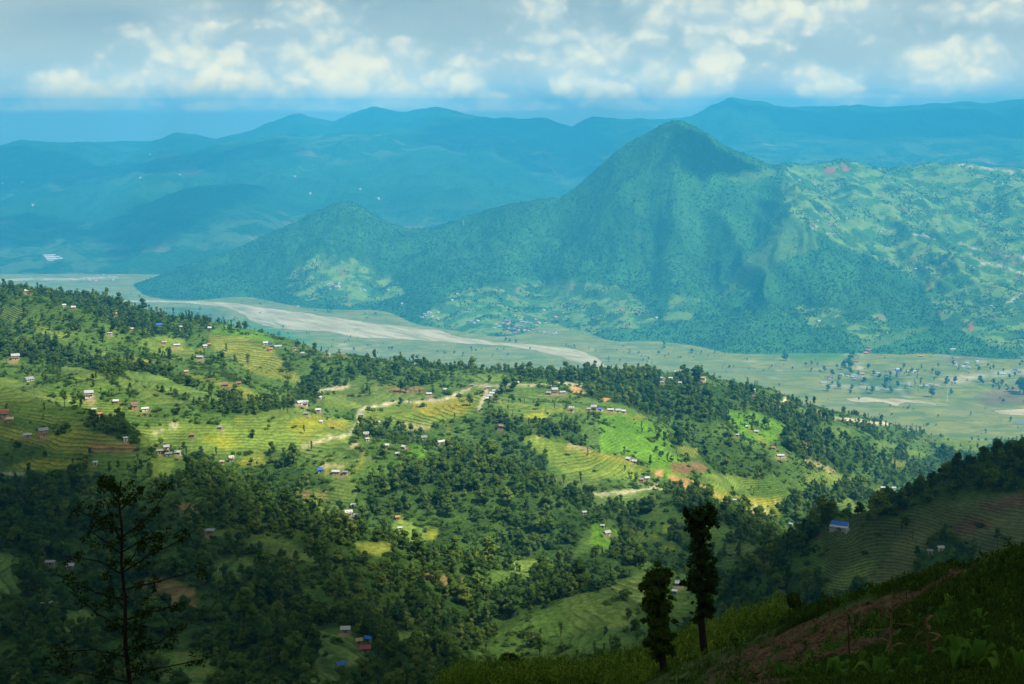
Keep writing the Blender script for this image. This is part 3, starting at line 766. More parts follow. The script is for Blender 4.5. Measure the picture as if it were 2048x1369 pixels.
paint('orange', [(1308, 940), (1330, 940), (1326, 954), (1312, 955)], [(1337, 948), (1376, 962), (1374, 980), (1345, 968)], [(1390, 974), (1404, 980), (1400, 986)], [(1140, 775), (1160, 775), (1175, 790), (1150, 788)], [(1626, 822), (1660, 826), (1650, 838), (1630, 834)], [(1196, 790), (1215, 800), (1205, 805)], [(1604, 885), (1618, 890), (1608, 895)])
for pts, w, c in [([(714, 822), (735, 812), (800, 806), (873, 800), (930, 784), (952, 779)], 5, 'road'), ([(606, 897), (630, 886), (660, 875), (700, 869), (715, 845), (714, 822)], 5, 'road'), ([(976, 776), (972, 790), (966, 805), (962, 820)], 6, 'road'), ([(632, 783), (660, 776), (700, 771)], 5, 'road'),
                  ([(1200, 988), (1260, 982), (1315, 972), (1320, 978)], 5, 'road'), ([(1155, 993), (1200, 985)], 4, 'road'), ([(1690, 838), (1760, 848), (1830, 843), (1838, 845), (1818, 860)], 6, 'track'), ([(1670, 838), (1705, 838)], 6, 'track'), ([(1405, 975), (1450, 990), (1500, 1000), (1560, 1003)], 4, 'ochre'),
                  ([(375, 1045), (390, 1030), (400, 1015)], 4, 'brown'), ([(1330, 955), (1380, 960), (1440, 995)], 4, 'orange'), ([(0, 945), (60, 950), (80, 954)], 4, 'road'), ([(950, 774), (1060, 772), (1120, 768), (1170, 770)], 4, 'road'), ([(310, 868), (345, 850), (380, 845)], 3, 'road'), ([(1560, 820), (1580, 790)], 6, 'track')]:
    paint_line(c, pts, w)
for (hx, hy, hw) in [(q[0], q[1], q[2]) for q in HOUSES if q[2] >= 9]:
    if (hx * 3 + hy) % 3:
        paint('yard', [(hx + math.cos(k * .9) * hw * (.62 + .2 * math.sin(k * 2.3 + hx)), hy + hw * .26 + math.sin(k * .9) * hw * .30) for k in range(7)])
for pts in ([(230, 808), (260, 820), (300, 822)], [(332, 900), (300, 890), (275, 870)], [(354, 695), (390, 700), (420, 694), (450, 680)], [(462, 925), (520, 930), (590, 905)], [(641, 945), (690, 950), (720, 930), (730, 885)], [(848, 880), (880, 890), (900, 870), (890, 840)], [(1143, 824), (1190, 822), (1250, 826), (1300, 838)],
            [(1258, 922), (1290, 940), (1310, 942)], [(1494, 858), (1513, 868), (1540, 895), (1561, 914)], [(984, 800), (1040, 812), (1100, 822), (1143, 822)], [(60, 872), (110, 872), (170, 866)], [(610, 832), (640, 845), (650, 870)], [(1214, 1070), (1260, 1060), (1320, 1075)]):
    paint_line('ochre', pts, 2.4)
# the dark spur
SPURMAP = np.full((CHH, CW), CI['spurdull_shaded'], np.int16)
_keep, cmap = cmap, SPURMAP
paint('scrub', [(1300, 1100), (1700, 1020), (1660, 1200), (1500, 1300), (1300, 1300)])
paint('spurfield_shaded', [(1650, 1085), (1760, 1060), (1900, 1010), (2048, 985), (2048, 1090), (1880, 1150), (1760, 1200), (1660, 1190)])
paint('spurdull_shaded', [(1640, 1060), (1740, 1040), (1800, 1060), (1760, 1140), (1660, 1150)])
paint('spurbrown_shaded', [(1876, 1062), (1950, 1030), (1992, 1050), (1900, 1082)], [(1960, 1010), (2048, 985), (2048, 1010), (1980, 1025)], [(1626, 1060), (1652, 1050), (1640, 1080), (1622, 1086)])
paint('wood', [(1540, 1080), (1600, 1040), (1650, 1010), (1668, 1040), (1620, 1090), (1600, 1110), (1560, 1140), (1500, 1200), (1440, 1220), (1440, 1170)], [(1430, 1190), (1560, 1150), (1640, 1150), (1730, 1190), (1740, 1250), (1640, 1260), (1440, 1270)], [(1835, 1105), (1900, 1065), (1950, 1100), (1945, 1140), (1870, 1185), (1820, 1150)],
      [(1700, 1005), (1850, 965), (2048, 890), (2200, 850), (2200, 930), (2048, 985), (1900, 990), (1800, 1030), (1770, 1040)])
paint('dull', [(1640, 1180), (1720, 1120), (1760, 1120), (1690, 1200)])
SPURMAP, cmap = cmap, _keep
# the big hill
BIGMAP = np.full((CHH, CW), CI['hillwood'], np.int16)
cmap = BIGMAP
paint('patchy', [(1570, 332), (1700, 325), (2048, 322), (2048, 720), (1880, 640), (1840, 560), (1760, 520), (1660, 480), (1590, 440), (1555, 400)], [(835, 660), (860, 620), (900, 590), (960, 570), (1040, 560), (1130, 560), (1230, 570), (1280, 600), (1320, 640), (1240, 670), (1100, 690), (1000, 685), (880, 672)], [(560, 575), (600, 525), (650, 505), (700, 515), (790, 560), (810, 590), (700, 612), (600, 600)], [(1690, 660), (1760, 620), (1790, 670), (1730, 690)], [(1340, 590), (1400, 600), (1380, 640), (1330, 640)], [(1590, 615), (1680, 615), (1690, 650), (1620, 660)])
paint('grassy', [(1558, 440), (1590, 428), (1630, 470), (1640, 500), (1560, 520), (1500, 560), (1440, 600), (1460, 560), (1520, 490)], [(1440, 360), (1520, 335), (1560, 345), (1500, 370)], [(1720, 688), (1800, 664), (1870, 650), (1850, 662), (1780, 688), (1740, 700)])
paint('redsoil', [(1648, 342), (1662, 334), (1672, 340), (1668, 350), (1652, 352)], [(1678, 330), (1690, 322), (1700, 340), (1685, 344)], [(1938, 650), (1948, 640), (1950, 662), (1940, 664)], [(1855, 568), (1868, 575), (1860, 582)])
for pts, w in [([(1915, 487), (1940, 493), (1960, 500)], 3), ([(1984, 502), (2010, 510), (2048, 516)], 4), ([(1960, 527), (2000, 530), (2020, 540), (2048, 550)], 4), ([(2015, 605), (2035, 595), (2048, 585)], 5), ([(1825, 470), (1870, 472)], 3), ([(1900, 330), (1960, 335), (2030, 345)], 3)]:
    paint_line('track', pts, w)
BIGMAP = cmap
cmap = _keep
# the valley floor
VALMAP = np.full((CHH, CW), CI['meadow'], np.int16)
cmap = VALMAP
paint('lightscrub', [(400, 612), (470, 640), (560, 660), (660, 690), (560, 690), (430, 650), (300, 625)], [(1450, 700), (1520, 690), (1700, 690), (1720, 720), (1600, 720)])
paint('dull', [(280, 615), (440, 618), (470, 640), (400, 650), (300, 630)], [(1700, 760), (1800, 750), (1830, 790), (1720, 790)])
paint('tan', [(1880, 755), (2048, 740), (2048, 744), (1900, 762)], [(1480, 722), (1530, 722), (1500, 730)], [(860, 690), (890, 686), (890, 694)])
paint('brown', [(1880, 700), (1940, 700), (1960, 722), (1900, 722)], [(1950, 790), (2048, 770), (2048, 815), (1960, 812)])
for pts, w in [([(1714, 724), (1720, 735), (1728, 742)], 5), ([(1640, 768), (1720, 774), (1800, 778), (1810, 786), (1822, 795)], 4), ([(1850, 778), (1900, 765), (1960, 755), (2048, 742)], 5), ([(1684, 715), (1700, 705), (1716, 702), (1730, 700)], 4), ([(1730, 690), (1732, 720)], 3), ([(1870, 707), (1930, 718), (1970, 727)], 3), ([(680, 690), (700, 700), (760, 702)], 4), ([(1550, 735), (1560, 745), (1545, 752)], 2)]:
    paint_line('road', pts, w)
VALMAP = cmap
cmap = _keep

PAL = np.array([CLS[c][0] for c in CN])
TER = np.array([CLS[c][1] for c in CN])
DEN = np.array([CLS[c][2] for c in CN])


def cover_at(m, x, y, z, jit=1.0):
    """class index at points on the ground; edges wander with a noise that lives on the ground"""
    px, py = project(x, y, z)
    px = px + jit * 16 * (fbm(x / 40, y / 40, 3, 601) - .5)
    py = py + jit * 9 * (fbm(x / 40, y / 40, 3, 633) - .5)
    px = np.abs(px)
    px = np.where(px > 2047, 4094 - px, px)          # mirrored outside the frame
    i = np.clip((py * 0.5).astype(int), 0, CHH - 1)
    j = np.clip((np.abs(px) * 0.5).astype(int), 0, CW - 1)
    return m[i, j]


# ------------------------------------------------------------------ materials
def new_mat(name):
    m = bpy.data.materials.new(name)
    m.use_nodes = True
    m.node_tree.nodes.clear()
    n = NT(m.node_tree)
    out = n.add('ShaderNodeOutputMaterial')
    return m, n, out


def principled(n, out, color, rough=0.9, spec=0.1, normal=None, metal=0.0):
    b = n.add('ShaderNodeBsdfPrincipled')
    n.put(b.inputs['Base Color'], color)
    n.put(b.inputs['Roughness'], rough)
    b.inputs['Specular IOR Level'].default_value = spec
    b.inputs['Metallic'].default_value = metal
    if normal is not None:
        n.l.new(normal, b.inputs['Normal'])
    n.l.new(b.outputs[0], out.inputs[0])
    return b


def land_material(name, step=2.2, clump=0.35, far=False, rough_bump=0.6):
    m, n, out = new_mat(name)
    pos = n.add('ShaderNodeNewGeometry').outputs['Position']
    col = n.attr('cover')
    n1 = n.noise(pos, 0.03, 4, 0.6)
    n2 = n.noise(pos, clump, 3, 0.65)
    col = n.mix(1.0, col, n.mix(n.ramp(n1, .25, .75), (.62, .66, .62, 1), (1.34, 1.28, 1.2, 1)), 'MULTIPLY')
    col = n.mix(1.0, col, n.mix(n.ramp(n2, .28, .72), (.58, .62, .62, 1), (1.4, 1.34, 1.25, 1)), 'MULTIPLY')
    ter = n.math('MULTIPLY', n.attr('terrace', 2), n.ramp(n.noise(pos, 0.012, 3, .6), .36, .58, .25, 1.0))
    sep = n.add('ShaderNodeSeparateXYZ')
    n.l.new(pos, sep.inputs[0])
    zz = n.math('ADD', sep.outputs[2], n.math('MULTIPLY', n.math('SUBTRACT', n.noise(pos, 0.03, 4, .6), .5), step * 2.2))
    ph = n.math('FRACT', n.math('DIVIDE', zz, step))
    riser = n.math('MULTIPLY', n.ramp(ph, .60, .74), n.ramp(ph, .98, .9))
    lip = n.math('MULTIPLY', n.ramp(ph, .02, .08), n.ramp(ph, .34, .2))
    # each terrace bears a slightly different crop
    cell = n.add('ShaderNodeTexWhiteNoise', noise_dimensions='1D')
    n.l.new(n.math('FLOOR', n.math('DIVIDE', zz, step)), cell.inputs['W'])
    crop = n.mix(cell.outputs[0], (.80, .86, .85, 1), (1.22, 1.14, 1.1, 1))
    col = n.mix(ter, col, n.mix(1.0, col, crop, 'MULTIPLY'))
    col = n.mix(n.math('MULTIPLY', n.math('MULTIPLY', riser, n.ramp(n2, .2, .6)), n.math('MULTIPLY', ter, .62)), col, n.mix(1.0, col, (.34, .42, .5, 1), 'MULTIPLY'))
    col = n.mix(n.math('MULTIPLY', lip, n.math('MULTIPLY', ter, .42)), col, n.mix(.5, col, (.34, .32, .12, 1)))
    stair = n.ramp(ph, .55, 1.0)
    hgt = n.math('ADD', n.math('MULTIPLY', n.math('SUBTRACT', stair, ph), n.math('MULTIPLY', ter, step * 0.8)), n.math('MULTIPLY', n2, rough_bump))
    bp = n.add('ShaderNodeBump')
    bp.inputs['Strength'].default_value = 0.85
    bp.inputs['Distance'].default_value = 1.0
    n.l.new(hgt, bp.inputs['Height'])
    principled(n, out, col, .95, .05, bp.outputs[0])
    return m


def wood_material(name, scale=0.06, patch=0.004, field=(.100, .180, .034)):
    """far forested slopes: tree crowns as cells, small fields and scars between them"""
    m, n, out = new_mat(name)
    pos = n.add('ShaderNodeNewGeometry').outputs['Position']
    col = n.attr('cover')
    open_ = n.attr('terrace', 2)          # how much of the ground is cleared
    vor = n.add('ShaderNodeTexVoronoi', feature='F1')
    n.l.new(pos, vor.inputs['Vector'])
    vor.inputs['Scale'].default_value = scale
    vor2 = n.add('ShaderNodeTexVoronoi', feature='F1')
    n.l.new(pos, vor2.inputs['Vector'])
    vor2.inputs['Scale'].default_value = scale * 0.16
    vor2.inputs['Randomness'].default_value = 1.0
    big = n.noise(pos, patch, 5, .6)
    field_n = n.noise(pos, patch * 3.2, 4, .62)
    sel = n.math('MULTIPLY', n.ramp(field_n, .46, .56), open_)
    fcol = n.mix(n.math('MULTIPLY', n.add('ShaderNodeSeparateColor').outputs[0], 0), field, field)
    sc = n.add('ShaderNodeSeparateColor')
    n.l.new(vor2.outputs['Color'], sc.inputs[0])
    fcol = n.mix(sc.outputs[0], field, (field[0] * 1.7, field[1] * 1.35, field[2] * 1.2))
    fcol = n.mix(n.ramp(sc.outputs[1], .92, .96), fcol, (.20, .16, .07))
    col = n.mix(1.0, col, n.mix(n.ramp(big, .3, .7), (.66, .68, .7, 1), (1.35, 1.3, 1.2, 1)), 'MULTIPLY')
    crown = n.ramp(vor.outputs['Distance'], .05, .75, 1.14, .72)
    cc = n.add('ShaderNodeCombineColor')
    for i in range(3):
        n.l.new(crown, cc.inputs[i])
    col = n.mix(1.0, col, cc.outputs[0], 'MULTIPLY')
    col = n.mix(sel, col, fcol)
    bp = n.add('ShaderNodeBump')
    bp.inputs['Strength'].default_value = .9
    bp.inputs['Distance'].default_value = 1.0
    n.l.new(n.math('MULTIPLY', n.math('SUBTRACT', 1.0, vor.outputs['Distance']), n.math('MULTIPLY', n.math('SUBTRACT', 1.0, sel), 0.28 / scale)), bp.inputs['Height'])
    principled(n, out, col, .95, .05, bp.outputs[0])
    return m


# ------------------------------------------------------------------ mesh helper
def mesh_from(name, V, F, mat=None, smooth=False, attrs=(), kind=None, parent=None, link=True):
    me = bpy.data.meshes.new(name)
    V = np.asarray(V, np.float32)
    F = np.asarray(F, np.int32)
    nf, k = F.shape
    me.vertices.add(len(V))
    me.vertices.foreach_set('co', V.ravel())
    me.loops.add(nf * k)
    me.loops.foreach_set('vertex_index', F.ravel())
    me.polygons.add(nf)
    me.polygons.foreach_set('loop_start', np.arange(0, nf * k, k, dtype=np.int32))
    me.polygons.foreach_set('loop_total', np.full(nf, k, np.int32))
    if smooth:
        me.polygons.foreach_set('use_smooth', np.ones(nf, bool))
    for (an, typ, data) in attrs:
        a = me.attributes.new(an, typ, 'POINT')
        a.data.foreach_set('color' if typ == 'FLOAT_COLOR' else ('vector' if typ == 'FLOAT_VECTOR' else 'value'), np.asarray(data, np.float32 if typ != 'INT' else np.int32).ravel())
    me.update()
    me.validate()
    o = bpy.data.objects.new(name, me)
    if mat:
        me.materials.append(mat)
    if link:
        COL.objects.link(o)
    if kind:
        o['kind'] = kind
    if parent:
        o.parent = parent
    return o


def grid_faces(ny, nx, keep=None):
    idx = np.arange(ny * nx).reshape(ny, nx)
    q = np.stack([idx[:-1, :-1], idx[:-1, 1:], idx[1:, 1:], idx[1:, :-1]], axis=-1)
    if keep is not None:
        return q[keep]
    return q.reshape(-1, 4)


def smooth_cover(c):
    """soften the class steps a little between neighbouring vertices"""
    out = c.copy()
    out[1:-1, 1:-1] = (c[1:-1, 1:-1] * 2 + c[:-2, 1:-1] + c[2:, 1:-1] + c[1:-1, :-2] + c[1:-1, 2:]) / 6
    return out


def land_sheet(name, fan, cmapx, mat, zmin=-12.0, opens=None):
    ci = cover_at(cmapx, fan.X, fan.Y, fan.Z)
    colr = smooth_cover(PAL[ci])
    ter = TER[ci] if opens is None else opens(ci)
    ter = smooth_cover(ter[..., None])[..., 0]
    rgba = np.concatenate([colr, np.ones(colr.shape[:2] + (1,))], axis=-1)
    zz = fan.Z
    keep = (np.maximum.reduce([zz[:-1, :-1], zz[1:, :-1], zz[:-1, 1:], zz[1:, 1:]]) > zmin)
    V = np.stack([fan.X, fan.Y, zz], axis=-1).reshape(-1, 3)
    return mesh_from(name, V, grid_faces(fan.ny, fan.nt, keep), mat, True, [('cover', 'FLOAT_COLOR', rgba.reshape(-1, 4)), ('terrace', 'FLOAT', ter.ravel())], 'structure')


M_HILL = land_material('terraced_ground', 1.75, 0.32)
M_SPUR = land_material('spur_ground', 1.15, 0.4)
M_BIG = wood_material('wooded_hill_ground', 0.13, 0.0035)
M_FAR = wood_material('mountain_ground', 0.03, 0.0012, (.055, .105, .045))
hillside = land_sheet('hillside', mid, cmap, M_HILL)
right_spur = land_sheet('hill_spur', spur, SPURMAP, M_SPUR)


def big_open(ci):
    return np.isin(ci, [CI['patchy']]) * 1.0 + np.isin(ci, [CI['grassy']]) * .15 + np.isin(ci, [CI['hillwood']]) * 0.05


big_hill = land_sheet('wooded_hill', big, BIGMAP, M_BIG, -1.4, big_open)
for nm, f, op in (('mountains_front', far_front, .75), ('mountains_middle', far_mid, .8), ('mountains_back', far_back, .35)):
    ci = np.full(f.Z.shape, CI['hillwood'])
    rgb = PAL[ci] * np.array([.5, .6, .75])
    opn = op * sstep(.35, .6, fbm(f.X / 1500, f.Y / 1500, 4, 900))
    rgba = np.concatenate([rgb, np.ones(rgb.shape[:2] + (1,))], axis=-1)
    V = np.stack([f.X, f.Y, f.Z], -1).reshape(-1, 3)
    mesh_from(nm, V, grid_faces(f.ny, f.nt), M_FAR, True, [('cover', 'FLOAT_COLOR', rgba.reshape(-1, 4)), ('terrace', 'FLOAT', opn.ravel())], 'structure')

# valley floor: one flat sheet out to the horizon
val = Fan(-0.72, 0.72, 620, 1900, 21000, 420)
val.Z = np.zeros_like(val.X)
ci = cover_at(VALMAP, val.X, val.Y, val.Z, 1.6)
rgb = smooth_cover(PAL[ci])
mott = fbm(val.X / 160, val.Y / 220, 4, 71)
tanm = sstep(.52, .68, mott)[..., None]
rgb = rgb * (1 - .22 * tanm) + np.array([.24, .22, .10]) * .22 * tanm
rgba = np.concatenate([rgb, np.ones(rgb.shape[:2] + (1,))], axis=-1)


def valley_material():
    m, n, out = new_mat('valley_ground')
    pos = n.add('ShaderNodeNewGeometry').outputs['Position']
    col = n.attr('cover')
    n1 = n.noise(pos, 0.012, 5, .65)
    n2 = n.noise(n.vmath('MULTIPLY', pos, (1.0, .5, 1.0)), 0.07, 4, .65)
    vor = n.add('ShaderNodeTexVoronoi', feature='F1')
    n.l.new(pos, vor.inputs['Vector'])
    vor.inputs['Scale'].default_value = 0.018
    sc = n.add('ShaderNodeSeparateColor')
    n.l.new(vor.outputs['Color'], sc.inputs[0])
    col = n.mix(1.0, col, n.mix(n.ramp(n1, .3, .7), (.72, .8, .8, 1), (1.25, 1.18, 1.15, 1)), 'MULTIPLY')
    col = n.mix(.55, col, n.mix(1.0, col, n.mix(sc.outputs[0], (.72, .82, .75, 1), (1.25, 1.15, 1.15, 1)), 'MULTIPLY'))
    fv = n.add('ShaderNodeTexVoronoi', feature='F1')
    n.l.new(n.vmath('MULTIPLY', pos, (.35, 1.0, 1.0)), fv.inputs['Vector'])
    fv.inputs['Scale'].default_value = 0.03
    fs = n.add('ShaderNodeSeparateColor')
    n.l.new(fv.outputs['Color'], fs.inputs[0])
    col = n.mix(n.math('MULTIPLY', n.ramp(fs.outputs[1], .78, .84), .5), col, (.24, .22, .09))
    col = n.mix(n.math('MULTIPLY', n.ramp(fs.outputs[2], .80, .86), .55), col, (.075, .135, .035))
    ev = n.add('ShaderNodeTexVoronoi', feature='DISTANCE_TO_EDGE')
    n.l.new(n.vmath('MULTIPLY', pos, (.35, 1.0, 1.0)), ev.inputs['Vector'])
    ev.inputs['Scale'].default_value = 0.03
    col = n.mix(n.math('MULTIPLY', n.ramp(ev.outputs['Distance'], .06, .02), .5), col, (.09, .12, .035))
    col = n.mix(n.math('MULTIPLY', n.ramp(n2, .62, .76), .6), col, (.26, .24, .12))
    col = n.mix(n.ramp(n2, .38, .28), col, (.05, .10, .03))
    principled(n, out, col, .95, .05)
    return m


valley_floor = mesh_from('valley_floor', np.stack([val.X, val.Y, val.Z], -1).reshape(-1, 3), grid_faces(val.ny, val.nt), valley_material(), True, [('cover', 'FLOAT_COLOR', rgba.reshape(-1, 4))], 'structure')


# river bed: gravel sheet a little proud of the valley floor
def gravel_material():
    m, n, out = new_mat('river_gravel')
    pos = n.add('ShaderNodeNewGeometry').outputs['Position']
    rot = n.add('ShaderNodeVectorRotate', rotation_type='Z_AXIS')
    n.l.new(pos, rot.inputs['Vector'])
    rot.inputs['Angle'].default_value = R(52)
    st = n.vmath('MULTIPLY', rot.outputs[0], (.22, 1.0, 1.0))
    a = n.noise(st, 0.022, 6, .62, .6)
    b = n.noise(pos, .12, 4, .6)
    c = n.noise(st, 0.011, 4, .6, .4)
    col = n.mix(n.ramp(a, .34, .66), (.36, .29, .14), (.60, .49, .29))
    col = n.mix(n.ramp(b, .3, .75), n.mix(1.0, col, (.72, .73, .75, 1), 'MULTIPLY'), col)
    col = n.mix(n.math('MULTIPLY', n.ramp(c, .53, .63), .75), col, (.17, .20, .06))
    col = n.mix(n.math('MULTIPLY', n.ramp(a, .30, .24), .8), col, (.25, .28, .24))
    principled(n, out, col, .9, .1)
    return m


M_GRAVEL = gravel_material()


def flat_poly(name, pix, z, mat, wob=10.0, seed=1):
    P = []
    n = len(pix)
    for i in range(n):
        a, b = np.array(pix[i], float), np.array(pix[(i + 1) % n], float)
        for k in range(8):
            q = a + (b - a) * k / 8
            t, s = cam_ray(q[0], q[1])
            d = -HC / float(s)
            P.append((float(t) * d, d))
    P = np.array(P)
    P[:, 0] += (fbm(P[:, 0] / 60, P[:, 1] / 60, 3, seed) - .5) * wob * 2
    P[:, 1] += (fbm(P[:, 0] / 60, P[:, 1] / 60, 3, seed + 5) - .5) * wob * 3
    bm = bmesh.new()
    f = bm.faces.new([bm.verts.new((x, y, z)) for x, y in P])
    f.normal_update()
    if f.normal.z < 0:
        f.normal_flip()
    bmesh.ops.triangulate(bm, faces=[f])
    me = bpy.data.meshes.new(name)
    bm.to_mesh(me)
    bm.free()
    me.materials.append(mat)
    o = bpy.data.objects.new(name, me)
    COL.objects.link(o)
    o['kind'] = 'structure'
    return o


flat_poly('river_bed', [(160, 603), (215, 602), (300, 601), (400, 603), (470, 607), (520, 615), (600, 625), (700, 640), (760, 648), (830, 656), (880, 662), (920, 675), (1000, 686), (1080, 691), (1130, 696), (1170, 705), (1203, 720), (1214, 738), (1216, 756), (1190, 752), (1172, 731), (1127, 716), (1069, 700), (1008, 692),
                        (930, 687), (880, 683), (800, 678), (720, 676), (660, 664), (590, 660), (545, 655), (510, 645), (482, 628), (455, 614), (380, 607), (300, 605), (215, 605)], 0.3, M_GRAVEL, 12, 3)
flat_poly('river_bed', [(1686, 797), (1730, 795), (1775, 798), (1830, 800), (1872, 806), (1868, 809), (1815, 807), (1790, 812), (1760, 806), (1700, 802)], 0.3, M_GRAVEL, 16, 5)
flat_poly('river_bed', [(1985, 822), (2048, 818), (2300, 822), (2300, 832), (2048, 831), (2000, 829)], 0.3, M_GRAVEL, 6, 7)
mw, nw, ow = new_mat('river_water')
principled(nw, ow, (.15, .17, .13), .7, .2)
flat_poly('river_water', [(2022, 843), (2048, 840), (2300, 842), (2300, 848), (2048, 849), (2030, 848)], 0.35, mw, 5, 9)
flat_poly('river_water', [(0, 559), (60, 556), (140, 557), (230, 553), (240, 557), (150, 561), (60, 561), (0, 564)], 0.35, M_GRAVEL, 8, 19)

# ------------------------------------------------------------------ trees
def leaf_material(name, a, b, trans=.42):
    m, n, out = new_mat(name)
    oi = n.add('ShaderNodeObjectInfo')
    pos = n.add('ShaderNodeNewGeometry').outputs['Position']
    v = n.noise(pos, .35, 2, .6)
    f = n.math('ADD', n.math('MULTIPLY', oi.outputs['Random'], .75), n.math('MULTIPLY', v, .35))
    col = n.mix(n.ramp(f, .1, 1.0), a, b)
    col = n.mix(n.ramp(oi.outputs['Random'], .86, .93, 0, .75), col, tuple(min(.3, q * w) for q, w in zip(b, (1.45, 1.22, 1.3))))
    col = n.mix(n.ramp(oi.outputs['Random'], .10, .05, 0, .6), col, tuple(q * w for q, w in zip(a, (.55, .7, .9))))
    df = n.add('ShaderNodeBsdfDiffuse')
    tl = n.add('ShaderNodeBsdfTranslucent')
    n.l.new(col, df.inputs[0])
    n.l.new(n.mix(1.0, col, (1.25, 1.2, .55, 1), 'MULTIPLY'), tl.inputs[0])
    mx = n.add('ShaderNodeMixShader')
    mx.inputs[0].default_value = trans
    n.l.new(df.outputs[0], mx.inputs[1])
    n.l.new(tl.outputs[0], mx.inputs[2])
    n.l.new(mx.outputs[0], out.inputs[0])
    return m


def bark_material(name='bark', c=(.07, .05, .035)):
    m, n, out = new_mat(name)
    pos = n.add('ShaderNodeTexCoord').outputs['Object']
    v = n.noise(n.vmath('MULTIPLY', pos, (4.0, 4.0, .8)), 4.0, 4, .65)
    col = n.mix(v, tuple(x * .5 for x in c), tuple(x * 1.6 for x in c))
    principled(n, out, col, .95, .05)
    return m


M_LEAF = leaf_material('broad_leaves', (.054, .110, .024), (.130, .205, .038))
M_SLIM = leaf_material('fodder_tree_leaves', (.052, .108, .022), (.120, .198, .034))
M_HLEAF = leaf_material('hill_leaves', (.050, .140, .029), (.078, .185, .036))
M_BARK = bark_material()


def leaf_quads(centers, radii, count, size, rs, flat=.55, shell=.55, droop=0.0):
    """many small leaf clumps on and inside the lobes of a crown: verts, quads, normals"""
    centers = np.asarray(centers, float)
    radii = np.asarray(radii, float)
    if radii.ndim == 1:
        radii = np.repeat(radii[:, None], 3, 1)
    w = (radii[:, 0] * radii[:, 1] * radii[:, 2]) ** .667
    pick = rs.choice(len(centers), count, p=w / w.sum())
    d = rs.normal(size=(count, 3))
    d /= np.linalg.norm(d, axis=1)[:, None]
    rad = (shell + (1 - shell) * rs.random(count) ** .6) * rs.uniform(.85, 1.12, count)
    c = centers[pick] + d * radii[pick] * rad[:, None]
    nrm = d * (1 - flat) + rs.normal(size=(count, 3)) * .45 + np.array([0, 0, flat])
    nrm /= np.linalg.norm(nrm, axis=1)[:, None]
    a = np.cross(nrm, rs.normal(size=(count, 3)))
    a /= np.linalg.norm(a, axis=1)[:, None]
    b = np.cross(nrm, a)
    s = size * rs.uniform(.55, 1.25, count)[:, None]
    a = a * s
    b = b * s * rs.uniform(.45, .9, count)[:, None]
    V = np.stack([c - a, c - b * .8 + a * .1 - nrm * s * droop, c + a, c + b * .8 + a * .1 - nrm * s * droop], axis=1).reshape(-1, 3)
    F = np.arange(count * 4).reshape(-1, 4)
    soft = d * .75 + nrm * .25 + np.array([0, 0, .25])
    soft /= np.linalg.norm(soft, axis=1)[:, None]
    return V, F, np.repeat(soft, 4, axis=0)


def limb(path, r0, r1, sides=6):
    """tapered tube along a path"""
    P = np.asarray(path, float)
    n = len(P)
    V, F = [], []
    for i in range(n):
        tg = P[min(i + 1, n - 1)] - P[max(i - 1, 0)]
        tg /= np.linalg.norm(tg) + 1e-9
        a = np.cross(tg, [0.3, 1, 0.1])
        a /= np.linalg.norm(a)
        b = np.cross(tg, a)
        r = r0 + (r1 - r0) * i / (n - 1)
        for k in range(sides):
            th = 2 * math.pi * k / sides
            V.append(P[i] + (a * math.cos(th) + b * math.sin(th)) * r)
    for i in range(n - 1):
        for k in range(sides):
            k2 = (k + 1) % sides
            F.append((i * sides + k, i * sides + k2, (i + 1) * sides + k2, (i + 1) * sides + k))
    return np.array(V), np.array(F, int)


def join(parts):
    V, F, o = [], [], 0
    for v, f in parts:
        V.append(v)
        F.append(f + o)
        o += len(v)
    return np.concatenate(V), np.concatenate(F)


def leaf_mesh(name, V, F, N, mat):
    me = bpy.data.meshes.new(name)
    me.vertices.add(len(V))
    me.vertices.foreach_set('co', V.astype(np.float32).ravel())
    k = F.shape[1]
    me.loops.add(F.size)
    me.loops.foreach_set('vertex_index', F.astype(np.int32).ravel())
    me.polygons.add(len(F))
    me.polygons.foreach_set('loop_start', np.arange(0, F.size, k, dtype=np.int32))
    me.polygons.foreach_set('loop_total', np.full(len(F), k, np.int32))
    me.polygons.foreach_set('use_smooth', np.ones(len(F), bool))
    me.update()
    if N is not None:
        me.normals_split_custom_set_from_vertices(N.tolist())
    me.materials.append(mat)
    return me


def plain_mesh(name, V, F, mat, smooth=True):
    o = mesh_from(name, V, F, mat, smooth, link=False)
    me = o.data
    bpy.data.objects.remove(o)
    return me


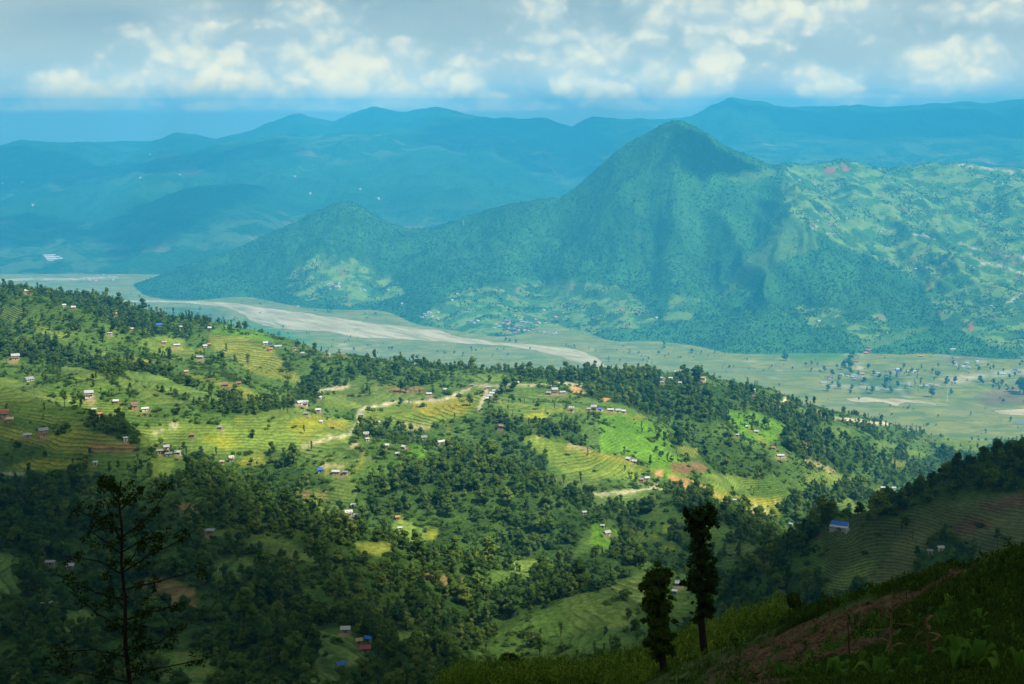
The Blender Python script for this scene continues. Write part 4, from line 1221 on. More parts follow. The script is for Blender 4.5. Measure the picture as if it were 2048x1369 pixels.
def tree_shape(kind, seed, leaves):
    rs = np.random.default_rng(seed)
    limbs = []
    if kind == 'broad':
        h = 10.0
        bend = rs.normal(size=2) * .35
        trunk = [(0, 0, -.8), (bend[0] * .2, bend[1] * .2, 1.5), (bend[0] * .6, bend[1] * .6, 4), (bend[0], bend[1], 7)]
        limbs.append(limb(trunk, .32, .10))
        C, Rr = [], []
        k = rs.integers(7, 11)
        for i in range(k):
            a = rs.uniform(0, 6.28)
            zz = rs.uniform(3.2, 8.6)
            rr = rs.uniform(.3, 1) * (2.3 - abs(zz - 5.6) * .42)
            c = np.array([math.cos(a) * rr + bend[0] * zz / 7, math.sin(a) * rr + bend[1] * zz / 7, zz])
            C.append(c)
            q = rs.uniform(1.0, 1.75)
            Rr.append((q, q, q * rs.uniform(.7, 1.0)))
            limbs.append(limb([(bend[0] * .6, bend[1] * .6, zz * .55), c * [.6, .6, .9], c], .09, .03, 4))
        C.append((bend[0], bend[1], 8.8))
        Rr.append((1.1, 1.1, 1.2))
        V, F, N = leaf_quads(C, Rr, leaves, .62, rs)
    elif kind == 'tall':
        bend = rs.normal(size=2) * .3
        limbs.append(limb([(0, 0, -.8), (bend[0] * .3, bend[1] * .3, 4), (bend[0], bend[1], 12)], .30, .05))
        C, Rr = [], []
        for i in range(rs.integers(9, 13)):
            zz = rs.uniform(3.4, 12.6)
            w = 1.9 * (1 - (zz - 3.4) / 13.0)
            a = rs.uniform(0, 6.28)
            C.append((math.cos(a) * w * .7 + bend[0] * zz / 12, math.sin(a) * w * .7 + bend[1] * zz / 12, zz))
            q = w * rs.uniform(.55, .85) + .25
            Rr.append((q, q, q * 1.05))
        V, F, N = leaf_quads(C, Rr, leaves, .58, rs)
    else:                                   # slender lopped fodder tree: bare stem, tufts along it
        bend = rs.normal(size=2) * .45
        limbs.append(limb([(0, 0, -.8), (bend[0] * .15, bend[1] * .1, 3), (bend[0] * .6, bend[1], 6.2), (bend[0], bend[1] * .8, 8.6)], .20, .05))
        C, Rr = [], []
        zz = rs.uniform(2.6, 3.6)
        while zz < 8.9:
            C.append((bend[0] * zz / 8.6 + rs.normal() * .28, bend[1] * zz / 8.6 + rs.normal() * .28, zz))
            q = rs.uniform(.5, 1.0) * (1.1 if zz > 6.5 else .8)
            Rr.append((q, q, q * 1.15))
            zz += rs.uniform(.5, 1.15)
        V, F, N = leaf_quads(C, Rr, leaves, .42, rs)
    TV, TF = join(limbs)
    return (TV, TF), (V, F, N)


TREE = {}
for kind, n_var, n_full in (('broad', 6, 620), ('tall', 4, 520), ('slim', 4, 340)):
    for v in range(n_var):
        (TV, TF), (V, F, N) = tree_shape(kind, 500 + v * 7 + len(kind), n_full)
        lm = M_SLIM if kind == 'slim' else M_LEAF
        trunk_me = plain_mesh('trunk', TV, TF, M_BARK)
        crown_me = leaf_mesh('crown', V, F, N, lm)
        # one joined mesh for the woods
        keep = len(F) * 6 // 10
        nV = keep * 4
        me = leaf_mesh('wood_tree', np.concatenate([V[:nV] if False else V, TV]), np.concatenate([F, TF + len(V)]), np.concatenate([N, np.tile([0, 0, 1.], (len(TV), 1))]), lm)
        me.materials.append(M_BARK)
        mi = np.zeros(len(F) + len(TF), np.int32)
        mi[len(F):] = 1
        me.polygons.foreach_set('material_index', mi)
        TREE[(kind, v)] = (trunk_me, crown_me, bpy.data.objects.new('wood_tree_source', me))
HTREE = []
for v in range(4):
    (TV, TF), (V, F, N) = tree_shape('broad' if v < 3 else 'tall', 900 + v, 110)
    # fewer, larger clumps for trees kilometres away
    c = V.reshape(-1, 4, 3).mean(1, keepdims=True)
    V = ((V.reshape(-1, 4, 3) - c) * 2.1 + c).reshape(-1, 3)
    HTREE.append(bpy.data.objects.new('hill_tree_source', leaf_mesh('hill_tree', V, F, N, M_HLEAF)))


def scatter(name, pts, scl, rot, var, objs, kind='stuff'):
    """one object of many copies, by geometry nodes"""
    me = bpy.data.meshes.new(name)
    me.vertices.add(len(pts))
    me.vertices.foreach_set('co', np.asarray(pts, np.float32).ravel())
    for an, typ, data in (('scl', 'FLOAT_VECTOR', scl), ('rot', 'FLOAT_VECTOR', rot), ('var', 'INT', var)):
        a = me.attributes.new(an, typ, 'POINT')
        a.data.foreach_set('vector' if typ == 'FLOAT_VECTOR' else 'value', np.asarray(data, np.int32 if typ == 'INT' else np.float32).ravel())
    o = bpy.data.objects.new(name, me)
    COL.objects.link(o)
    o['kind'] = kind
    ng = bpy.data.node_groups.new(name, 'GeometryNodeTree')
    ng.interface.new_socket('Geometry', in_out='INPUT', socket_type='NodeSocketGeometry')
    ng.interface.new_socket('Geometry', in_out='OUTPUT', socket_type='NodeSocketGeometry')
    N_ = ng.nodes
    gi = N_.new('NodeGroupInput')
    go = N_.new('NodeGroupOutput')
    jn = N_.new('GeometryNodeJoinGeometry')
    for ob in reversed(objs):
        oi = N_.new('GeometryNodeObjectInfo')
        oi.inputs['Object'].default_value = ob
        g2i = N_.new('GeometryNodeGeometryToInstance')
        ng.links.new(oi.outputs['Geometry'], g2i.inputs[0])
        ng.links.new(g2i.outputs[0], jn.inputs[0])
    ip = N_.new('GeometryNodeInstanceOnPoints')
    ip.inputs['Pick Instance'].default_value = True
    ng.links.new(gi.outputs[0], ip.inputs['Points'])
    ng.links.new(jn.outputs[0], ip.inputs['Instance'])

    def named(nm, dt):
        a = N_.new('GeometryNodeInputNamedAttribute')
        a.data_type = dt
        a.inputs['Name'].default_value = nm
        return [s for s in a.outputs if s.enabled and s.name == 'Attribute'][0]
    ng.links.new(named('var', 'INT'), ip.inputs['Instance Index'])
    e2r = N_.new('FunctionNodeEulerToRotation')
    ng.links.new(named('rot', 'FLOAT_VECTOR'), e2r.inputs[0])
    ng.links.new(e2r.outputs[0], ip.inputs['Rotation'])
    ng.links.new(named('scl', 'FLOAT_VECTOR'), ip.inputs['Scale'])
    ng.links.new(ip.outputs[0], go.inputs[0])
    md = o.modifiers.new('copies', 'NODES')
    md.node_group = ng
    return o


def seen(P, lift):
    """which points (lifted by lift) have a clear sight line to the camera over the land"""
    fr = np.linspace(.12, .985, 150)
    ok = np.ones(len(P), bool)
    for c in range(0, len(P), 2000):
        q = P[c:c + 2000]
        top = q[:, 2] + lift[c:c + 2000]
        X = q[:, 0:1] * fr
        Y = q[:, 1:2] * fr
        Z = HC + (top[:, None] - HC) * fr
        ok[c:c + 2000] = (height(X, Y) < Z).all(1)
    return ok


KEEP_CLEAR = []       # (x, y, radius): ground kept free for houses, filled in by the house list


def clear_of(P, boxes):
    ok = np.ones(len(P), bool)
    for (x, y, r) in boxes:
        ok &= np.hypot(P[:, 0] - x, P[:, 1] - y) > r
    return ok


M_BUSH = leaf_material('bush_leaves', (.045, .092, .018), (.100, .170, .024))
BUSH = []
for v in range(4):
    rs_ = np.random.default_rng(1300 + v)
    C_ = [(rs_.normal() * 1.5, rs_.normal() * 1.5, rs_.uniform(1.5, 4.5)) for _ in range(7)]
    V, F, N = leaf_quads(C_, [1.7] * 7, 110, .95, rs_)
    BUSH.append(bpy.data.objects.new('bush_source', leaf_mesh('bush', V, F, N, M_BUSH)))

# ------------------------------------------------------------------ houses
def simple_mat(name, c, rough=.85, spec=.15, var=.22, scale=1.2, metal=0.0):
    m, n, out = new_mat(name)
    pos = n.add('ShaderNodeTexCoord').outputs['Object']
    v = n.noise(pos, scale, 4, .65)
    col = n.mix(n.ramp(v, .25, .75), tuple(x * (1 - var) for x in c), tuple(min(.9, x * (1 + var)) for x in c))
    principled(n, out, col, rough, spec, metal=metal)
    return m


def tin_mat(name, c, rust=.35):
    m, n, out = new_mat(name)
    pos = n.add('ShaderNodeTexCoord').outputs['Object']
    v = n.noise(pos, .9, 5, .7)
    sep = n.add('ShaderNodeSeparateXYZ')
    n.l.new(pos, sep.inputs[0])
    wav = n.math('SINE', n.math('MULTIPLY', sep.outputs[0], 22.0))
    col = n.mix(n.ramp(v, .3, .7), tuple(x * .75 for x in c), c)
    col = n.mix(n.math('MULTIPLY', n.ramp(v, .60, .74), rust), col, (.22, .11, .06))
    bp = n.add('ShaderNodeBump')
    bp.inputs['Distance'].default_value = .04
    n.l.new(wav, bp.inputs['Height'])
    principled(n, out, col, .45, .4, bp.outputs[0])
    return m


ROOF = {'tin': tin_mat('tin_roof', (.40, .42, .43)), 'white': tin_mat('bright_tin_roof', (.52, .52, .50), .3), 'grey': tin_mat('old_tin_roof', (.26, .27, .27), .5), 'blue': tin_mat('blue_sheet_roof', (.02, .13, .55), .03), 'rust': tin_mat('rusty_roof', (.26, .13, .09), .7),
        'orange': simple_mat('orange_roof', (.36, .15, .07)), 'thatch': simple_mat('thatch_roof', (.30, .24, .14), var=.4), 'red': tin_mat('red_sheet_roof', (.30, .060, .05), .2), 'pink': simple_mat('pink_roof', (.55, .24, .19))}
WALL = {'white': simple_mat('whitewash', (.50, .48, .43), var=.25), 'mud': simple_mat('mud_plaster', (.27, .17, .10)), 'stone': simple_mat('stone_wall', (.30, .28, .25), var=.4, scale=5), 'ochre': simple_mat('ochre_plaster', (.45, .30, .14)), 'brick': simple_mat('brick_wall', (.24, .13, .085)), 'blue': simple_mat('blue_sheet_wall', (.05, .20, .45))}
M_DOOR = simple_mat('door_wood', (.10, .06, .04))
M_WIN = simple_mat('window_dark', (.03, .04, .05), .3, .5)
M_FRAME = simple_mat('window_frame_wood', (.30, .20, .12))
M_POST = simple_mat('veranda_post', (.33, .25, .17))


def box(x0, x1, y0, y1, z0, z1):
    V = np.array([(x, y, z) for z in (z0, z1) for y in (y0, y1) for x in (x0, x1)], float)
    F = np.array([(0, 2, 3, 1), (4, 5, 7, 6), (0, 1, 5, 4), (2, 6, 7, 3), (0, 4, 6, 2), (1, 3, 7, 5)])
    return V, F


def gable_walls(L, W, H, rise, base=-1.2):
    V = [(-L / 2, -W / 2, base), (L / 2, -W / 2, base), (L / 2, W / 2, base), (-L / 2, W / 2, base), (-L / 2, -W / 2, H), (L / 2, -W / 2, H), (L / 2, W / 2, H), (-L / 2, W / 2, H), (-L / 2, 0, H + rise), (L / 2, 0, H + rise)]
    F4 = [(0, 1, 5, 4), (2, 3, 7, 6), (3, 0, 4, 7), (1, 2, 6, 5), (4, 4, 8, 7), (5, 6, 9, 9)]
    return np.array(V, float), F4


def poly_mesh(name, V, F, mat):
    me = bpy.data.meshes.new(name)
    F2 = []
    for f in F:
        g = []
        for i in f:
            if i not in g:
                g.append(int(i))
        F2.append(g)
    me.from_pydata([tuple(v) for v in V], [], F2)
    me.materials.append(mat)
    me.update()
    return me


def roof_slab(L, W, H, rise, over=.7, th=.14):
    """two pitched sheets meeting at the ridge"""
    k = rise / (W / 2)
    ex, ey = L / 2 + over, W / 2 + over
    ze = H - k * over
    prof = [(-ey, ze), (0, H + rise), (ey, ze), (ey, ze + th), (0, H + rise + th * 1.3), (-ey, ze + th)]
    V = [(s * ex, y, z + .05) for s in (-1, 1) for y, z in prof]
    F = [(0, 1, 7, 6), (1, 2, 8, 7), (2, 3, 9, 8), (3, 4, 10, 9), (4, 5, 11, 10), (5, 0, 6, 11), (0, 5, 4, 1), (1, 4, 3, 2), (6, 7, 10, 11), (7, 8, 9, 10)]
    return np.array(V, float), F


def shed_roof(L, W, H, over=.6, th=.12, drop=.9):
    ex, ey = L / 2 + over, W / 2 + over
    V = [(x, y, z) for x in (-ex, ex) for (y, z) in ((-ey, H + .05), (ey, H + drop + .05), (ey, H + drop + th + .05), (-ey, H + th + .05))]
    F = [(0, 1, 5, 4), (1, 2, 6, 5), (2, 3, 7, 6), (3, 0, 4, 7), (0, 3, 2, 1), (4, 5, 6, 7)]
    return np.array(V, float), F


def child(name, me, par):
    o = bpy.data.objects.new(name, me)
    COL.objects.link(o)
    o.parent = par
    return o


def thing(name, label, cat, loc=(0, 0, 0), rz=0.0, group=None):
    o = bpy.data.objects.new(name, None)
    o.empty_display_size = .5
    COL.objects.link(o)
    o.location = loc
    o.rotation_euler = (0, 0, rz)
    o['label'] = label
    o['category'] = cat
    if group:
        o['group'] = group
    return o


def build_house(loc, rz, L, roof, wall, label, group=None, style='gable', cat='house', name='house'):
    """style: gable, long (low shed), two (two storeys), flat (single pitch), open (posts only)"""
    t = thing(name, label, cat, loc, rz, group)
    two = style == 'two'
    W = L * (.62 if style in ('gable', 'two') else .34 if style == 'long' else .6)
    H = {'gable': 2.7, 'two': 4.9, 'long': 2.5, 'flat': 2.5, 'open': 2.6}[style] * (1.0 if L > 6 else .85)
    rise = min(W * .36, 2.2)
    if style == 'flat':
        V, F = box(-L / 2, L / 2, -W / 2, W / 2, -1.2, H)
        child('wall', poly_mesh('wall', V, F, WALL[wall]), t)
        V, F = shed_roof(L, W, H, drop=.5)
        child('roof', poly_mesh('roof', V, F, ROOF[roof]), t)
    elif style == 'open':
        for sx in (-1, -.33, .33, 1):
            for sy in (-1, 1):
                V, F = box(sx * L * .46 - .12, sx * L * .46 + .12, sy * W * .44 - .12, sy * W * .44 + .12, -1.2, H)
                child('post', poly_mesh('post', V, F, M_POST), t)
        V, F = box(-L * .30, L * .30, -W * .1, W * .42, -1.2, H - .4)
        child('wall', poly_mesh('wall', V, F, WALL[wall]), t)
        V, F = shed_roof(L, W, H, drop=.6)
        child('roof', poly_mesh('roof', V, F, ROOF[roof]), t)
    else:
        V, F = gable_walls(L, W, H, rise)
        child('wall', poly_mesh('wall', V, F, WALL[wall]), t)
        V, F = roof_slab(L, W, H, rise)
        child('roof', poly_mesh('roof', V, F, ROOF[roof]), t)
    if style != 'open':
        y = -W / 2
        V, F = box(-.5, .5, y - .07, y + .05, -.2, 1.95)
        child('door', poly_mesh('door', V, F, M_DOOR), t)
        n_w = 4 if style == 'long' else 2
        for lv in ((1.1, 3.6) if two else (1.1,)):
            for k in range(n_w):
                cx = (k - (n_w - 1) / 2) * (L / n_w) * (1.0 if n_w > 2 else 1.1)
                if abs(cx) < .9 and lv < 2:
                    continue
                V, F = box(cx - .48, cx + .48, y - .06, y + .04, lv, lv + 1.05)
                w = child('window', poly_mesh('window', V, F, M_WIN), t)
                FR = [(cx - .58, cx + .58, lv - .12, lv), (cx - .58, cx + .58, lv + 1.05, lv + 1.17), (cx - .58, cx - .481, lv + .001, lv + 1.049), (cx + .481, cx + .58, lv + .001, lv + 1.049)]
                VF = join([box(a_, b_, y - .10, y - .062, c_, d_) for a_, b_, c_, d_ in FR])
                child('frame', poly_mesh('frame', VF[0], VF[1], M_FRAME), w)
        if two:
            # a timber balcony along the front of the upper floor
            V, F = join([box(-L * .45, L * .45, y - .9, y - .002, 2.55, 2.68), box(-L * .45, L * .45, y - .9, y - .84, 2.681, 3.4)])
            child('balcony', poly_mesh('balcony', V, F, M_POST), t)
    return t


def hash_yaw(a, b):
    return ((a * 7 + b * 13) % 41) - 20


hp = ground([h[0] for h in HOUSES], [h[1] + h[2] * .16 for h in HOUSES])
for h, g in zip(HOUSES, hp):
    px, py, w, roof, wall, style, yaw, lab = h
    d = math.hypot(g[0], g[1])
    L = min(max(w * math.hypot(d, HC - g[2]) / FPX * .62, 2.6), 11.0)
    facing = math.atan2(-g[0], g[1])
    small = w < 9
    build_house(tuple(g), facing + R(yaw + (hash_yaw(px, py))), L, roof, wall, lab, None, style, 'shed' if style in ('flat', 'open') or ' shed' in lab or 'shelter' in lab else ('hut' if ' hut' in lab else 'house'), 'shed' if style in ('flat', 'open') else 'house')
    u = np.array([g[0], g[1]]) / d
    for k in range(5):
        KEEP_CLEAR.append((g[0] - u[0] * k * 8, g[1] - u[1] * k * 8, L * .62 + 3))

# veranda house with the bright blue roof on the dark spur
g = ground([1680], [1054])[0]
d = math.hypot(g[0], g[1])
Lb = 34 * d / FPX
bh = thing('house', 'house with a bright blue roof and white veranda on the nose of the dark spur', 'house', tuple(g - [0, 0, .7]), math.atan2(-g[0], g[1]) + R(-14))
Wb = Lb * .5
V, F = gable_walls(Lb * .9, Wb, 2.7, 1.5, -1.5)
child('wall', poly_mesh('wall', V, F, WALL['white']), bh)
V, F = roof_slab(Lb * .9, Wb, 2.7, 1.5, .5, .16)
child('roof', poly_mesh('roof', V, F, ROOF['blue']), bh)
V = np.array([(sx * (Lb * .52), y, z) for sx in (-1, 1) for (y, z) in ((-Wb / 2 - 2.6, 1.75), (-Wb / 2 - .02, 2.35), (-Wb / 2 - .02, 2.47), (-Wb / 2 - 2.6, 1.87))])
child('veranda_roof', poly_mesh('veranda_roof', V, [(0, 1, 5, 4), (1, 2, 6, 5), (2, 3, 7, 6), (3, 0, 4, 7), (0, 3, 2, 1), (4, 5, 6, 7)], ROOF['white']), bh)
for k in range(5):
    x_ = (k - 2) * Lb * .24
    V, F = box(x_ - .08, x_ + .08, -Wb / 2 - 2.5, -Wb / 2 - 2.34, -1.2, 1.8)
    child('post', poly_mesh('post', V, F, WALL['white']), bh)
V, F = box(-.5, .5, -Wb / 2 - .06, -Wb / 2 + .04, -.2, 1.95)
child('door', poly_mesh('door', V, F, M_DOOR), bh)
V, F = box(-Lb * .5, Lb * .5, -Wb / 2 - 2.8, Wb / 2 + 1.0, -2.2, -.22)
child('terrace_base', poly_mesh('terrace_base', V, F, WALL['stone']), bh)
for k in range(5):
    KEEP_CLEAR.append((g[0] * (1 - k * 9 / d), g[1] * (1 - k * 9 / d), Lb * .6 + 3))

# far houses: one plain mesh each (wall and roof too small to tell apart), shared by kind
FARH = {}
for (roof, wall) in (('white', 'white'), ('tin', 'white'), ('tin', 'mud'), ('rust', 'mud'), ('orange', 'brick'), ('pink', 'mud'), ('grey', 'stone'), ('blue', 'white')):
    Vw, Fw = gable_walls(10, 6.5, 4.2, 2.2, -3.0)
    Vr, Fr = roof_slab(10, 6.5, 4.2, 2.2, .7, .25)
    F = [list(f) for f in Fw] + [[i + len(Vw) for i in f] for f in Fr]
    me = poly_mesh('far_house', np.concatenate([Vw, Vr]), F, WALL[wall])
    me.materials.append(ROOF[roof])
    for i, p in enumerate(me.polygons):
        p.material_index = 0 if i < len(Fw) else 1
    FARH[(roof, wall)] = me
FK = list(FARH)


def far_house(px, py, kind, label, group, size=1.0, long=1.0, yaw=None):
    g = ground([px], [py])[0]
    o = bpy.data.objects.new('house', FARH[FK[kind]])
    COL.objects.link(o)
    o.location = tuple(g)
    o.rotation_euler = (0, 0, math.atan2(-g[0], g[1]) + (rng.uniform(-.6, .6) if yaw is None else yaw))
    o.scale = (size * long, size, size)
    o['label'] = label
    o['category'] = 'house'
    if group:
        o['group'] = group
    return o


def village(cx, cy, rx, ry, n, kinds, label, group, size=1.0):
    for i in range(n):
        a, r = rng.uniform(0, 6.28), math.sqrt(rng.random())
        far_house(cx + math.cos(a) * r * rx, cy + math.sin(a) * r * ry, kinds[int(rng.integers(len(kinds)))], label, group, size * rng.uniform(.8, 1.25))


G1 = 'houses of the village at the foot of the wooded hill'
village(1028, 655, 48, 14, 34, [0, 2, 3, 3, 5, 5, 6, 2], 'small house in the dense reddish village at the foot of the wooded hill', G1)
village(1098, 636, 40, 16, 10, [0, 3, 5, 6], 'small house in the fields right above the dense reddish village', 'houses right above the hill foot village')
village(860, 635, 24, 12, 12, [0, 1, 3, 6, 5], 'small house in the hamlet on the river bank left of the dense village', 'houses of the river bank hamlet')
village(946, 645, 14, 5, 6, [0, 1, 6], 'small pale house in the row between the river bank hamlet and the dense village', 'houses of the row between two villages')
village(1098, 667, 22, 4, 6, [0, 6, 1], 'small pale house in the row just below the dense village', 'houses of the row below the village')
village(668, 574, 15, 9, 14, [0, 0, 1, 4], 'tiny white house in the white hamlet on the low wooded slope beyond the river', 'houses of the white hamlet')
village(724, 581, 10, 3, 4, [0, 1], 'tiny white house right of the white hamlet beyond the river', 'houses right of the white hamlet')
village(205, 558, 38, 8, 12, [0, 1, 6, 5], 'speck of a house on the hazy plain at the far end of the valley', 'houses on the far plain')
for (px, py, k, lb) in [(777, 582, 0, 'lone white house on the wooded slope right of the white hamlet'), (804, 609, 0, 'white house at the top of a pale slip above the river bend'), (915, 590, 1, 'lone pale house high above the river bank hamlet'), (904, 602, 0, 'pale house in a clearing above the river bank hamlet'), (596, 615, 0, 'lone white house at the far river bank below the small peak'),
                        (1313, 638, 0, 'lone white house in trees at the base of the pointed hill'), (1638, 644, 0, 'white house on the small terrace low on the rounded knoll'), (1165, 617, 3, 'reddish house highest above the dense village'), (1092, 738, 1, 'grey roofed house alone in the meadow beside the river')]:
    far_house(px, py, k, lb, None, 1.05)
# houses of the settled slope right of the knoll
GS = [(1541, 325), (1634, 327), (1599, 362), (1587, 426), (1632, 426), (1693, 439), (1636, 443), (1660, 448), (1671, 451), (1625, 459), (1632, 455), (1665, 470), (1654, 469), (1755, 451), (1769, 462), (1778, 459), (1762, 465), (1846, 470), (1868, 480), (1963, 442), (1952, 442), (1976, 429), (2003, 429), (2030, 412), (1988, 366), (2005, 369), (2029, 369), (1893, 462), (1896, 467), (1923, 515), (1941, 512), (1928, 520), (1926, 528), (1948, 538), (1983, 613), (1988, 618), (1831, 539), (1720, 410), (1840, 400), (1900, 400)]
for i, (px, py) in enumerate(GS):
    if py < 380:
        lb, gp = 'speck of a pale house along the top of the slope right of the pointed hill', 'houses along the top of the settled slope'
    elif px < 1730:
        lb, gp = 'tiny pale house in the trees just right of the rounded knoll', 'houses right of the knoll'
    elif px < 1900:
        lb, gp = 'tiny pale house along the middle track of the settled slope', 'houses along the middle track'
    else:
        lb, gp = 'tiny pale house among fields at the right end of the settled slope', 'houses at the right end of the settled slope'
    far_house(px, py, [0, 1, 0, 6][i % 4], lb, gp, .95)
# houses of the valley village at right
for (px, py, k, ln, lb) in [(1751, 749, 1, 2.2, 'long pale roofed building in the right valley village'), (1713, 725, 4, 1.2, 'orange house at the road bend under the wooded rise'), (1724, 750, 5, 1.2, 'pink roofed house left of a long pale roof in the right valley village'), (1647, 768, 1, 1.6, 'pale long house alone at the left end of the right valley village'),
                            (1842, 714, 5, 1.2, 'pinkish house under the wooded slope right of the road'), (1906, 701, 0, 1.5, 'white house on the bare brown field under the slope'), (2005, 750, 0, 2.0, 'long white roof on the road at the right edge of the valley'), (2030, 742, 7, 1.2, 'bluish house on the road at the right edge of the valley')]:
    far_house(px, py, k, lb, None, 1.1, ln, .1)
village(1690, 758, 36, 8, 12, [0, 1, 6, 2, 3], 'small house in the left half of the right valley village', 'houses in the left half of the valley village')
village(1795, 747, 40, 6, 11, [0, 1, 7, 6, 3], 'small house in the middle of the right valley village', 'houses in the middle of the valley village')
village(1850, 772, 36, 6, 10, [0, 1, 2, 3], 'small house strung along the valley road towards the gravel bed', 'houses along the valley road')
village(1935, 733, 34, 9, 10, [0, 1, 6], 'small pale house on the fields below the right wooded slope', 'houses below the right wooded slope')
village(1738, 706, 8, 10, 6, [3, 4, 5], 'small reddish house climbing the spur road above the valley village', 'houses on the spur road')
# three long white sheds far left
for k, lb in enumerate(('uppermost of three long white sheds on the hazy plain', 'middle of three long white sheds on the hazy plain', 'lowest of three long white sheds on the hazy plain')):
    far_house(103 + k * 3, 513 + k * 3.5, 0, lb, None, 1.6, 5.0, .06)
# specks on the far mountains
for (px, py) in [(45, 366), (5, 368), (280, 357), (360, 351), (590, 355), (620, 389), (720, 380), (757, 399), (66, 412), (300, 310)]:
    far_house(px, py, 0, 'speck of a white house on the hazy mountain side', 'specks of houses on the far mountains', 1.7)

# mast in the valley
g = ground([1894], [803])[0]
mh_ = 24 * math.hypot(g[1], HC) / FPX
V, F = limb([(0, 0, -1), (0, 0, mh_ * .5), (0, 0, mh_)], 1.1, .7, 8)
o = mesh_from('mast', V, F, simple_mat('mast_paint', (.7, .7, .68)), False)
o.location = tuple(g)
o['label'] = 'tall thin white mast standing in the valley beside a dark tree'
o['category'] = 'mast'
# lattice pylon on the saddle of the wooded hill
g = ground([927], [452])[0]
parts = []
ph = 30.0
for sx in (-1, 1):
    for sy in (-1, 1):
        parts.append(limb([(sx * 4, sy * 4, -2), (sx * .5, sy * .5, ph)], .5, .35, 4))
for k in range(5):
    s = 4 - 3.5 * k / 5
    z0 = ph * k / 5
    for (a, b) in (((-1, -1), (1, -1)), ((1, -1), (1, 1)), ((1, 1), (-1, 1)), ((-1, 1), (-1, -1))):
        parts.append(limb([(a[0] * s, a[1] * s, z0), (b[0] * (s - .7), b[1] * (s - .7), z0 + ph / 5)], .22, .22, 4))
for zz, w in ((ph * .72, 6), (ph * .85, 5)):
    parts.append(limb([(-w, 0, zz), (0, 0, zz + .6), (w, 0, zz)], .35, .35, 4))
V, F = join(parts)
o = mesh_from('pylon', V, F, simple_mat('galvanised_steel', (.55, .56, .57)), False)
o.location = tuple(g)
o['label'] = 'pale lattice power pylon on the saddle of the wooded hill'
o['category'] = 'pylon'
# candidates on the terraced hill and the spur
def candidates(fan, n, ylo, yhi_fn, tl, m, dmax=17.0):
    t = rng.uniform(-tl[0] if False else tl[0], tl[1], n)
    u = rng.random(n)
    yhi = yhi_fn(t)
    y = np.sqrt(ylo ** 2 + u * (yhi ** 2 - ylo ** 2))
    # area weight: columns with a longer reach hold more
    w = (yhi ** 2 - ylo ** 2)
    keep = rng.random(n) < w / w.max()
    t, y = t[keep], y[keep]
    x = t * y
    z = fan.sample(x, y)
    top = height(x, y)
    ok = (z > -5) & (z >= top - 1.0)
    x, y, z = x[ok], y[ok], z[ok]
    ci = cover_at(m, x, y, z)
    area = (tl[1] - tl[0]) * w.max() / 2
    return x, y, z, ci, area, n


mid_c = crest_fn(MID_CREST)
x, y, z, ci, area, n_ = candidates(mid, 120000, 430, lambda t: mid_c(t) + 130, (-.46, .46), cmap)
clump = fbm(x / 55, y / 55, 3, 811)
den = DEN[ci]
den = np.where(den < 5, den * (0.25 + 3.0 * sstep(.5, .68, clump)), den * (.12 + 1.05 * sstep(.34, .54, clump)))
_ph = (.75 * x + .66 * y) / 235.0 + 1.9 * fbm(x / 420, y / 420, 3, 5)
gully = 1 - sstep(0, 1, np.abs((_ph % 1.0) * 2 - 1))
den = np.where(np.isin(ci, [CI['scrub'], CI['thin']]), den * (.45 + 1.7 * gully ** 1.5), den)
den = np.where(np.abs(x / y) > .40, den * .6, den)
p = den / 1000 * area / n_
keepm = rng.random(len(x)) < p
MT = np.stack([x, y, z], 1)[keepm]
MCI = ci[keepm]
sp_c = crest_fn(SPUR_CREST)
x, y, z, ci, area, n_ = candidates(spur, 26000, 700, lambda t: sp_c(t) + 60, (.08, .52), SPURMAP)
den = np.where(DEN[ci] < 5, DEN[ci] * (0.2 + 3.2 * sstep(.5, .68, fbm(x / 40, y / 40, 3, 815))), DEN[ci])
keepm = rng.random(len(x)) < den / 1000 * area / n_
ST = np.stack([x, y, z], 1)[keepm]
SCI = ci[keepm]
ALLT = np.concatenate([MT, ST])
ALLC = np.concatenate([MCI, SCI])
okc = clear_of(ALLT, KEEP_CLEAR)
ALLT, ALLC = ALLT[okc], ALLC[okc]
NTR = len(ALLT)
woody = np.isin(ALLC, [CI['wood'], CI['thin']])
r_ = rng.random(NTR)
# 0 broad, 1 tall, 2 slim
TK = np.where(woody, np.where(r_ < .78, 0, np.where(r_ < .93, 1, 2)), np.where(r_ < .36, 0, np.where(r_ < .5, 1, 2)))
TS = rng.lognormal(-.30, .34, NTR)
TS = np.where(woody, TS * 1.02, TS * .92) * np.where(TK == 0, 1.0, np.where(TK == 1, .92, .98))
TS *= np.where(ALLT[:, 1] > 1500, 1.12, 1.0)
TV_ = rng.integers(0, 12, NTR)
TR = rng.uniform(0, 6.28, NTR)

